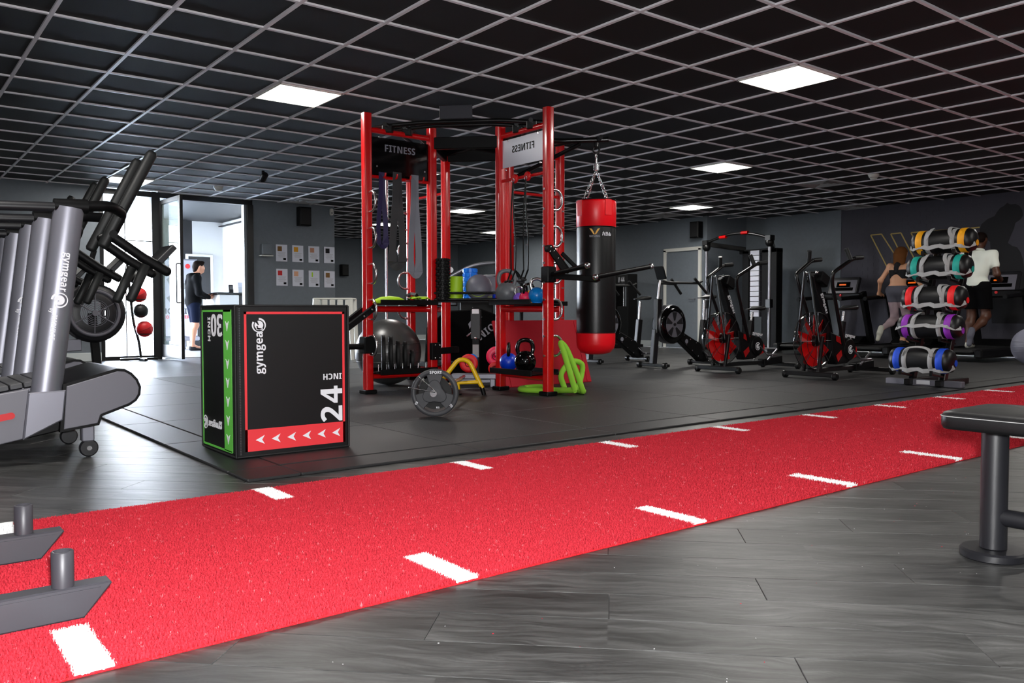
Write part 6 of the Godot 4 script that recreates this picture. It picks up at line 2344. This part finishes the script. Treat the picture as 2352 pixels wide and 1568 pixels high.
	legs = [[Vector3(-0.02, 0.92, 0.09), KR, 0.092, 0.058], [KR, KR.lerp(AR, 0.3) + Vector3(-0.025, 0, 0), 0.058, 0.056], [KR.lerp(AR, 0.3) + Vector3(-0.025, 0, 0), AR, 0.056, 0.036], [Vector3(-0.02, 0.92, -0.09), KL, 0.092, 0.058], [KL, KL.lerp(AL, 0.3) + Vector3(-0.025, 0, 0), 0.058, 0.056], [KL.lerp(AL, 0.3) + Vector3(-0.025, 0, 0), AL, 0.056, 0.036]]
	hc = Vector3(0.10, 1.63, 0)
	var look := Vector3(1, -0.55, 0.1)
	bones = torso + arms + legs + head_bones(hc, look)
	bones += hand(st, WL, Vector3(0.9, 0.1, 0.4), Vector3(0, 0.6, 1), -1.0, 0.7) + hand(st, WR, Vector3(0.9, 0.1, -0.4), Vector3(0, 0.6, -1), 1.0, 0.7)
	bones += [[AL, AL + Vector3(0.16, -0.055, 0), 0.036, 0.032], [AR, AR + Vector3(0.16, -0.055, 0), 0.036, 0.032]]
	skin(st, bones, 0.0125, 0.045)
	part(t, "body", st, M.skin_fair)
	face(t, hc, look)
	st = S()
	fat = []
	for b in torso: fat.append([b[0], b[1], b[2] + 0.022, b[3] + 0.022])
	for b in arms: fat.append([b[0], b[1], b[2] + 0.02, b[3] + 0.018])
	fat.append([Vector3(-0.07, 1.46, -0.06), Vector3(-0.07, 1.46, 0.06), 0.06, 0.06])
	skin(st, fat, 0.0125, 0.045, [Plane(Vector3.UP, 1.53), Plane(Vector3.DOWN, -0.86)])
	part(t, "hoodie", st, M.cloth_black)
	st = S()
	fat = [[Vector3(-0.02, 0.93, -0.055), Vector3(-0.02, 0.93, 0.055), 0.122, 0.122]]
	for b in [legs[0], legs[3]]: fat.append([b[0], b[1], b[2] + 0.012, b[3] + 0.02])
	skin(st, fat, 0.0125, 0.03, [Plane(Vector3.UP, 0.95), Plane(Vector3.DOWN, -0.55)])
	part(t, "shorts", st, M.cloth_navy)
	st = S()
	skin(st, [[hc + Vector3(-0.025, 0.05, 0), hc + Vector3(0.05, 0.06, 0), 0.098, 0.082], [hc + Vector3(-0.06, 0.0, 0), hc + Vector3(-0.07, -0.05, 0), 0.07, 0.05]], 0.0125, 0.03, [Plane(Vector3(0.75, -0.66, 0).normalized(), (hc + Vector3(0.055, 0.045, 0)).dot(Vector3(0.75, -0.66, 0).normalized()))])
	part(t, "hair", st, M.hair_dark)
	for a in [AL, AR]:
		st = S()
		skin(st, [[a + Vector3(-0.03, -0.05, 0), a + Vector3(0.18, -0.058, 0), 0.04, 0.032], [a, a + Vector3(0.02, -0.04, 0), 0.044, 0.044]], 0.011, 0.03, [Plane(Vector3.DOWN, 0.0)])
		part(t, "shoe", st, M.cloth_charcoal)
	t = thing("phone", "small dark phone in the hands of the man at the desk", "phone", Vector3(5.17 + 0.37, 1.09, -16.745), 0.0)
	st = S()
	box(st, Vector3.ZERO, Vector3(0.14, 0.009, 0.07), rotz(20), 0.003)
	part(t, "case", st, M.black_satin)
	st = S()
	box(st, rotz(20) * Vector3(0, 0.0048, 0), Vector3(0.128, 0.001, 0.062), rotz(20), 0.0)
	part(t, "screen", st, M.black_gloss)
# ---------------------------------------------------------------- wall and ceiling fittings, lobby furniture
func speaker(label: String, at: Vector3, turn: float, s: float) -> void:
	var t := thing("wall_speaker", label, "loudspeaker", at, turn, "black wall speakers")
	var st := S()
	extrude(st, P2([-0.11 * s, -0.165 * s, 0.11 * s, -0.165 * s, 0.11 * s, 0.165 * s, -0.11 * s, 0.165 * s]), 0.17 * s, Vector3(0, 0, 0.12 * s), Basis.IDENTITY, false, 0.015)
	part(t, "cabinet", st, M.black_satin)
	st = S()
	box(st, Vector3(0, 0, 0.208 * s), Vector3(0.19 * s, 0.29 * s, 0.008), Basis.IDENTITY, 0.003)
	part(t, "grille", st, M.rubber)
	st = S()
	box(st, Vector3(0, 0, 0.018), Vector3(0.06, 0.12, 0.036))
	part(t, "bracket", st, M.black_paint)

func build_details() -> void:
	var st: SurfaceTool
	var t: Node3D
	speaker("black wall speaker above the sheets on the poster wall", Vector3(6.25, 2.455, BACK), 0, 1.0)
	speaker("black wall speaker above the white framed door", Vector3(13.55, 2.42, -11.03), -90, 1.0)
	speaker("small black speaker on the far wall left of the rig", Vector3(9.9, 1.85, -19.8), 0, 0.9)
	# poster sheets in two rows
	var spots := [[5.875, 1.80], [6.178, 1.80], [6.487, 1.80], [6.79, 1.802], [5.877, 1.372], [6.178, 1.366], [6.487, 1.36], [6.79, 1.357]]
	var which := ["top left", "second in the top row", "third in the top row", "top right", "bottom left", "second in the bottom row", "third in the bottom row", "bottom right"]
	var pics := [M.cardboard, M.mustard, M.skin_fair, M.cloth_charcoal, M.ball_red, M.skin_tan, M.lime, M.cardboard]
	for k in 8:
		t = thing("info_sheet", "laminated white information sheet, %s of the eight on the grey wall" % which[k], "poster", Vector3(spots[k][0], spots[k][1], BACK), 0.0, "sheets on the grey wall")
		st = S()
		box(st, Vector3(0, 0, 0.003), Vector3(0.21, 0.297, 0.005), Basis.IDENTITY, 0.001)
		part(t, "paper", st, M.paper)
		st = S()
		box(st, Vector3(-0.035, 0.075, 0.006), Vector3(0.08 if k != 6 else 0.025, 0.085, 0.001), Basis.IDENTITY, 0.0)
		part(t, "photo_print", st, pics[k])
		st = S()
		box(st, Vector3(0.055, -0.105, 0.006), Vector3(0.05, 0.035, 0.001), Basis.IDENTITY, 0.0)
		part(t, "stamp_print", st, M.cloth_black)
		st = S()
		for j in 6: box(st, Vector3(0.0, 0.01 - j * 0.016, 0.006), Vector3(0.15 - 0.02 * (j % 3), 0.004, 0.001), Basis.IDENTITY, 0.0)
		part(t, "text_print", st, M.strap_grey)
	t = thing("paper_dispenser", "grey wall dispenser with a white ledge left of the sheets", "dispenser", Vector3(5.575, 1.83, BACK))
	st = S()
	box(st, Vector3(0, 0.02, 0.05), Vector3(0.17, 0.19, 0.10), Basis.IDENTITY, 0.01)
	part(t, "case", st, M.wall_grey)
	st = S()
	box(st, Vector3(-0.01, -0.095, 0.07), Vector3(0.215, 0.02, 0.14), Basis.IDENTITY, 0.004)
	part(t, "ledge", st, M.white_paint)
	t = thing("motion_sensor", "small white motion sensor high in the wall corner", "sensor", Vector3(6.83, 2.59, BACK))
	st = S()
	extrude(st, rrect(0.065, 0.125, 0.03, 4), 0.05, Vector3(0, 0, 0.025), Basis.IDENTITY, true, 0.006)
	part(t, "housing", st, M.white_paint)
	st = S()
	ball(st, Vector3(0, -0.02, 0.05), Vector3(0.018, 0.022, 0.01), Basis.IDENTITY, 10)
	part(t, "lens", st, M.strap_grey)
	# white trolley in front of the poster wall
	t = thing("towel_trolley", "white plastic table with towels behind the jump box", "table", Vector3(5.92, 0.0, -12.1), -38.0)
	st = S()
	box(st, Vector3(0, 0.96, 0), Vector3(0.62, 0.03, 0.4), Basis.IDENTITY, 0.012)
	part(t, "top", st, M.white_paint)
	for s in [-1, 1]:
		for z in [-1, 1]:
			st = S()
			taper(st, V([0.27 * s, 0.95, 0.16 * z, 0.31 * s, 0.0, 0.19 * z]), [0.045, 0.03], 10)
			part(t, "leg", st, M.white_paint)
	for k in 5:
		st = S()
		box(st, Vector3(-0.24 + 0.12 * k, 0.86, 0.195), Vector3(0.085, 0.17, 0.012), Basis.IDENTITY, 0.004)
		part(t, "slat", st, M.white_paint)
	# detectors and vents
	for q in [["white smoke detector on the ceiling near the glass door", Vector3(4.36, CEIL, -12.87)], ["white smoke detector on the ceiling above the treadmill runners", Vector3(11.30, CEIL, -6.12)]]:
		t = thing("smoke_detector", q[0], "smoke detector", q[1], 0.0, "ceiling smoke detectors")
		st = S()
		lathe(st, [[0.0, -0.075], [0.045, -0.07], [0.05, -0.05], [0.06, -0.045], [0.075, -0.01], [0.075, 0.0], [0.0, 0.0]], Vector3.ZERO, Basis.IDENTITY, 24)
		part(t, "head", st, M.white_paint)
		st = S()
		torus(st, Vector3(0, -0.048, 0), 0.053, 0.004, Basis.IDENTITY, 24, 6)
		part(t, "slot_ring", st, M.strap_grey)
	t = thing("ceiling_camera", "small black security camera on the ceiling", "camera", Vector3(4.37, CEIL, -11.09))
	st = S()
	tube(st, V([0, 0, 0, 0, -0.05, 0]), 0.02, 10)
	part(t, "stem", st, M.black_satin)
	st = S()
	cyl(st, Vector3(0, -0.09, 0.02), 0.045, 0.14, rotx(60), 18, 0.01)
	part(t, "body", st, M.black_satin)
	for q in [[18, 2, "square grey air vent in the ceiling above the turf's far end"], [23, 4, "square grey air vent in the ceiling near the mural wall"], [20, 9, "square grey air vent in the ceiling beside the far light panel"], [9, 13, "square pale air vent in the ceiling above the poster wall"]]:
		t = thing("ceiling_vent", q[2], "air vent", Vector3(0.4169 + 0.6 * (q[0] + 0.5), CEIL, -5.5706 - 0.6 * (q[1] + 0.5)), 0.0, "ceiling air vents")
		st = S()
		for k in 4:
			var b := roty(90.0 * k)
			box(st, b * Vector3(0, 0.0, 0.28), Vector3(0.584, 0.016, 0.03), b, 0.003)
		part(t, "frame", st, M.strap_grey)
		for j in 4:
			st = S()
			var r := 0.05 + 0.06 * j
			for k in 4:
				var b := roty(90.0 * k)
				box(st, b * Vector3(0, 0.006, r), Vector3(2 * r + 0.02, 0.006, 0.035), b * rotx(35), 0.0)
			part(t, "louvre", st, M.strap_grey)
	# wall door on the right
	var n := setting("door_2")
	st = S()
	box(st, Vector3(13.545, 1.0, -11.48), Vector3(0.03, 1.99, 0.86), Basis.IDENTITY, 0.004)
	part(n, "leaf", st, M.wall_grey)
	for q in [[Vector3(13.535, 1.03, -11.945), Vector3(0.05, 2.06, 0.07)], [Vector3(13.535, 1.03, -11.015), Vector3(0.05, 2.06, 0.07)], [Vector3(13.535, 2.055, -11.48), Vector3(0.05, 0.07, 1.0)]]:
		st = S()
		box(st, q[0], q[1], Basis.IDENTITY, 0.004)
		part(n, "architrave", st, M.white_paint)
	st = S()
	tube(st, bend(V([13.53, 1.02, -11.13, 13.48, 1.02, -11.13, 13.48, 1.02, -11.25]), 0.015), 0.01, 8)
	part(n, "door_handle", st, M.steel)
	# mural: gold outlined letter strokes and a dark silhouette printed on the bricks
	t = thing("mural_print", "dark wall print with gold outlined letters and a large dark silhouette", "mural", Vector3(14.8555, 0.0, -7.0))
	for ln in [[2.176, -8.086, 2.179, -7.877, 1.681, -7.55, 1.35, -7.38], [2.176, -8.086, 1.54, -7.749, 1.25, -7.6], [2.170, -7.704, 2.174, -7.514, 1.618, -7.223], [2.170, -7.704, 1.93, -7.579, 1.68, -7.46], [1.995, -7.17, 1.998, -7.251, 2.164, -7.332, 2.163, -6.482, 2.0, -6.42], [2.03, -6.40, 2.106, -6.348, 2.162, -6.309, 2.165, -6.169]]:
		st = S()
		for i in range(0, ln.size() - 2, 2):
			beam(st, Vector3(0, ln[i], ln[i + 1] + 7.0), Vector3(0, ln[i + 2], ln[i + 3] + 7.0), 0.022, 0.004, Vector3.RIGHT, 0.0)
		part(t, "letter_outline", st, M.mural_line)
	st = S()
	var sil := PackedVector2Array()
	for q in [[2.028, -6.157], [2.12, -6.17], [2.215, -6.14], [2.29, -6.05], [2.332, -5.937], [2.40, -5.90], [2.458, -5.852], [2.49, -5.79], [2.53, -5.75], [2.50, -5.70], [2.50, -5.62], [2.46, -5.56], [2.39, -5.52], [2.30, -5.51], [2.245, -5.542], [2.19, -5.62], [2.10, -5.64], [1.993, -5.683], [1.874, -5.728], [1.82, -5.66], [1.793, -5.586], [1.70, -5.53], [1.595, -5.499], [1.35, -5.46], [1.129, -5.40], [0.55, -5.30], [0.55, -5.95], [0.932, -5.98], [1.5, -5.97], [1.91, -6.0]]:
		sil.append(Vector2(-(q[1] + 7.0), q[0]))
	extrude(st, sil, 0.002, Vector3.ZERO, roty(-90) * Basis.from_scale(Vector3(-1, 1, -1)))
	part(t, "silhouette", st, M.mural_dark)
	build_lobby_things()

func build_lobby_things() -> void:
	var st: SurfaceTool
	# medicine ball tree by the glass
	var t := thing("ball_rack", "slim black medicine ball rack in front of the glass", "rack", Vector3(3.42, 0.0, -13.75))
	st = S()
	tube(st, curve(V([0.0, 0.02, 0, -0.03, 0.3, 0, -0.10, 0.6, 0, -0.14, 1.0, 0, -0.18, 1.5, 0]), 5), 0.02, 10)
	part(t, "pole", st, M.black_paint)
	st = S()
	beam(st, Vector3(-0.3, 0.025, 0), Vector3(0.25, 0.025, 0), 0.05, 0.04)
	beam(st, Vector3(0, 0.025, -0.1), Vector3(0.0, 0.025, 0.3), 0.05, 0.04)
	part(t, "base", st, M.black_paint)
	var bb := [["red medicine ball, lowest on the slim rack by the glass", M.ball_red, 0.02, 0.495, 0.125], ["black medicine ball, second from the bottom on the slim rack", M.ball_black, -0.03, 0.775, 0.11], ["red medicine ball, third from the bottom on the slim rack", M.ball_red, -0.05, 1.02, 0.115], ["black medicine ball, topmost on the slim rack by the glass", M.ball_black, -0.08, 1.29, 0.115]]
	for q in bb:
		st = S()
		torus(st, Vector3(q[2], q[3] - q[4] * 0.62, 0.15), q[4] * 0.80, 0.008, Basis.IDENTITY, 20, 6)
		part(t, "cradle_ring", st, M.black_paint)
		var m := thing("medicine_ball", q[0], "medicine ball", Vector3(3.42 + q[2], q[3], -13.60), 0.0, "medicine balls on the slim rack")
		st = S()
		ball(st, Vector3.ZERO, Vector3.ONE * q[4], Basis.IDENTITY, 22)
		part(m, "shell", st, q[1])
		st = S()
		torus(st, Vector3.ZERO, q[4], 0.002, rotz(25), 24, 5)
		part(m, "seam", st, M.black_satin)
	# roll-up banner
	t = thing("roll_up_banner", "white roll-up banner with photos and red text in the lobby", "banner", Vector3(5.06, 0.0, -17.5), 0.0)
	st = S()
	box(st, Vector3(0, 1.05, 0), Vector3(0.80, 1.55, 0.004), Basis.IDENTITY, 0.0)
	part(t, "sheet", st, M.paper)
	st = S()
	box(st, Vector3(0, 0.22, 0), Vector3(0.84, 0.09, 0.16), Basis.IDENTITY, 0.02)
	part(t, "base", st, M.silver)
	st = S()
	box(st, Vector3(0, 1.835, 0), Vector3(0.82, 0.03, 0.02))
	tube(st, V([0, 0.2, -0.04, 0, 1.83, -0.02]), 0.008, 8)
	box(st, Vector3(0, 0.09, 0), Vector3(0.3, 0.18, 0.1))
	part(t, "pole", st, M.silver)
	st = S()
	cyl(st, Vector3(0.22, 1.70, 0.004), 0.05, 0.002, rotx(90), 20)
	part(t, "emblem_print", st, M.box_red)
	text(t, "gymgear", 0.08, Vector3(-0.02, 1.70, 0.003), Basis.IDENTITY, M.cloth_charcoal)
	st = S()
	for q in [[-0.12, 1.42, 0.16, 0.30], [0.12, 1.30, 0.20, 0.22], [-0.10, 1.05, 0.22, 0.28], [0.14, 0.98, 0.12, 0.2]]:
		var p := PackedVector2Array()
		for i in 12: p.append(Vector2(cos(TAU * i / 12) * q[2] * (0.35 + 0.15 * sin(i * 2.3)), sin(TAU * i / 12) * q[3] * (0.4 + 0.12 * cos(i * 1.7))))
		extrude(st, p, 0.002, Vector3(q[0], q[1], 0.003))
	part(t, "photo_print", st, M.strap_grey)
	text(t, "NO PAIN", 0.15, Vector3(0.0, 0.78, 0.003), Basis.IDENTITY, M.cloth_grey, true)
	text(t, "NO MEMBERS", 0.09, Vector3(0.0, 0.66, 0.003), Basis.IDENTITY, M.box_red, true)
	# reception desk and things on it
	t = thing("reception_desk", "white and black reception desk in the lobby", "desk", Vector3(5.80, 0.004, -16.9))
	st = S()
	box(st, Vector3(-0.06, 0.55, 0), Vector3(0.40, 1.10, 1.0), Basis.IDENTITY, 0.01)
	part(t, "front_panel", st, M.wall_white)
	st = S()
	box(st, Vector3(0.33, 0.55, 0), Vector3(0.38, 1.10, 1.0), Basis.IDENTITY, 0.01)
	part(t, "dark_panel", st, M.wall_dark)
	st = S()
	box(st, Vector3(0.13, 1.125, 0), Vector3(0.86, 0.04, 1.06), Basis.IDENTITY, 0.008)
	part(t, "counter_top", st, M.wall_dark)
	t = thing("desk_card_reader", "small black card reader standing on the reception desk", "card reader", Vector3(5.88, 1.15, -16.7))
	st = S()
	box(st, Vector3(0, 0.08, 0), Vector3(0.09, 0.16, 0.05), rotx(-12), 0.006)
	part(t, "case", st, M.black_satin)
	st = S()
	box(st, Vector3(0, 0.10, 0.026), Vector3(0.07, 0.07, 0.004), rotx(-12), 0.0)
	part(t, "screen", st, M.black_gloss)
	t = thing("leaflet_holder", "clear leaflet holder with white leaflets on the reception desk", "leaflet holder", Vector3(6.10, 1.15, -16.7))
	st = S()
	box(st, Vector3(0, 0.11, 0), Vector3(0.15, 0.21, 0.02), rotx(-12), 0.002)
	part(t, "leaflets", st, M.paper)
	st = S()
	box(st, Vector3(0, 0.06, 0.02), Vector3(0.17, 0.12, 0.004), rotx(-12), 0.0)
	part(t, "holder", st, M.glass)
	# dark doorway in the lobby's white wall
	var n := setting("door_3")
	st = S()
	box(st, Vector3(5.98, 1.0, -18.99), Vector3(0.50, 2.0, 0.04), Basis.IDENTITY, 0.0)
	part(n, "opening", st, M.wall_dark)
	for q in [[Vector3(6.25, 1.0, -18.97), Vector3(0.05, 2.02, 0.06)], [Vector3(5.71, 1.0, -18.97), Vector3(0.05, 2.02, 0.06)], [Vector3(5.98, 2.03, -18.97), Vector3(0.59, 0.05, 0.06)]]:
		st = S()
		box(st, q[0], q[1], Basis.IDENTITY, 0.003)
		part(n, "architrave", st, M.white_paint)
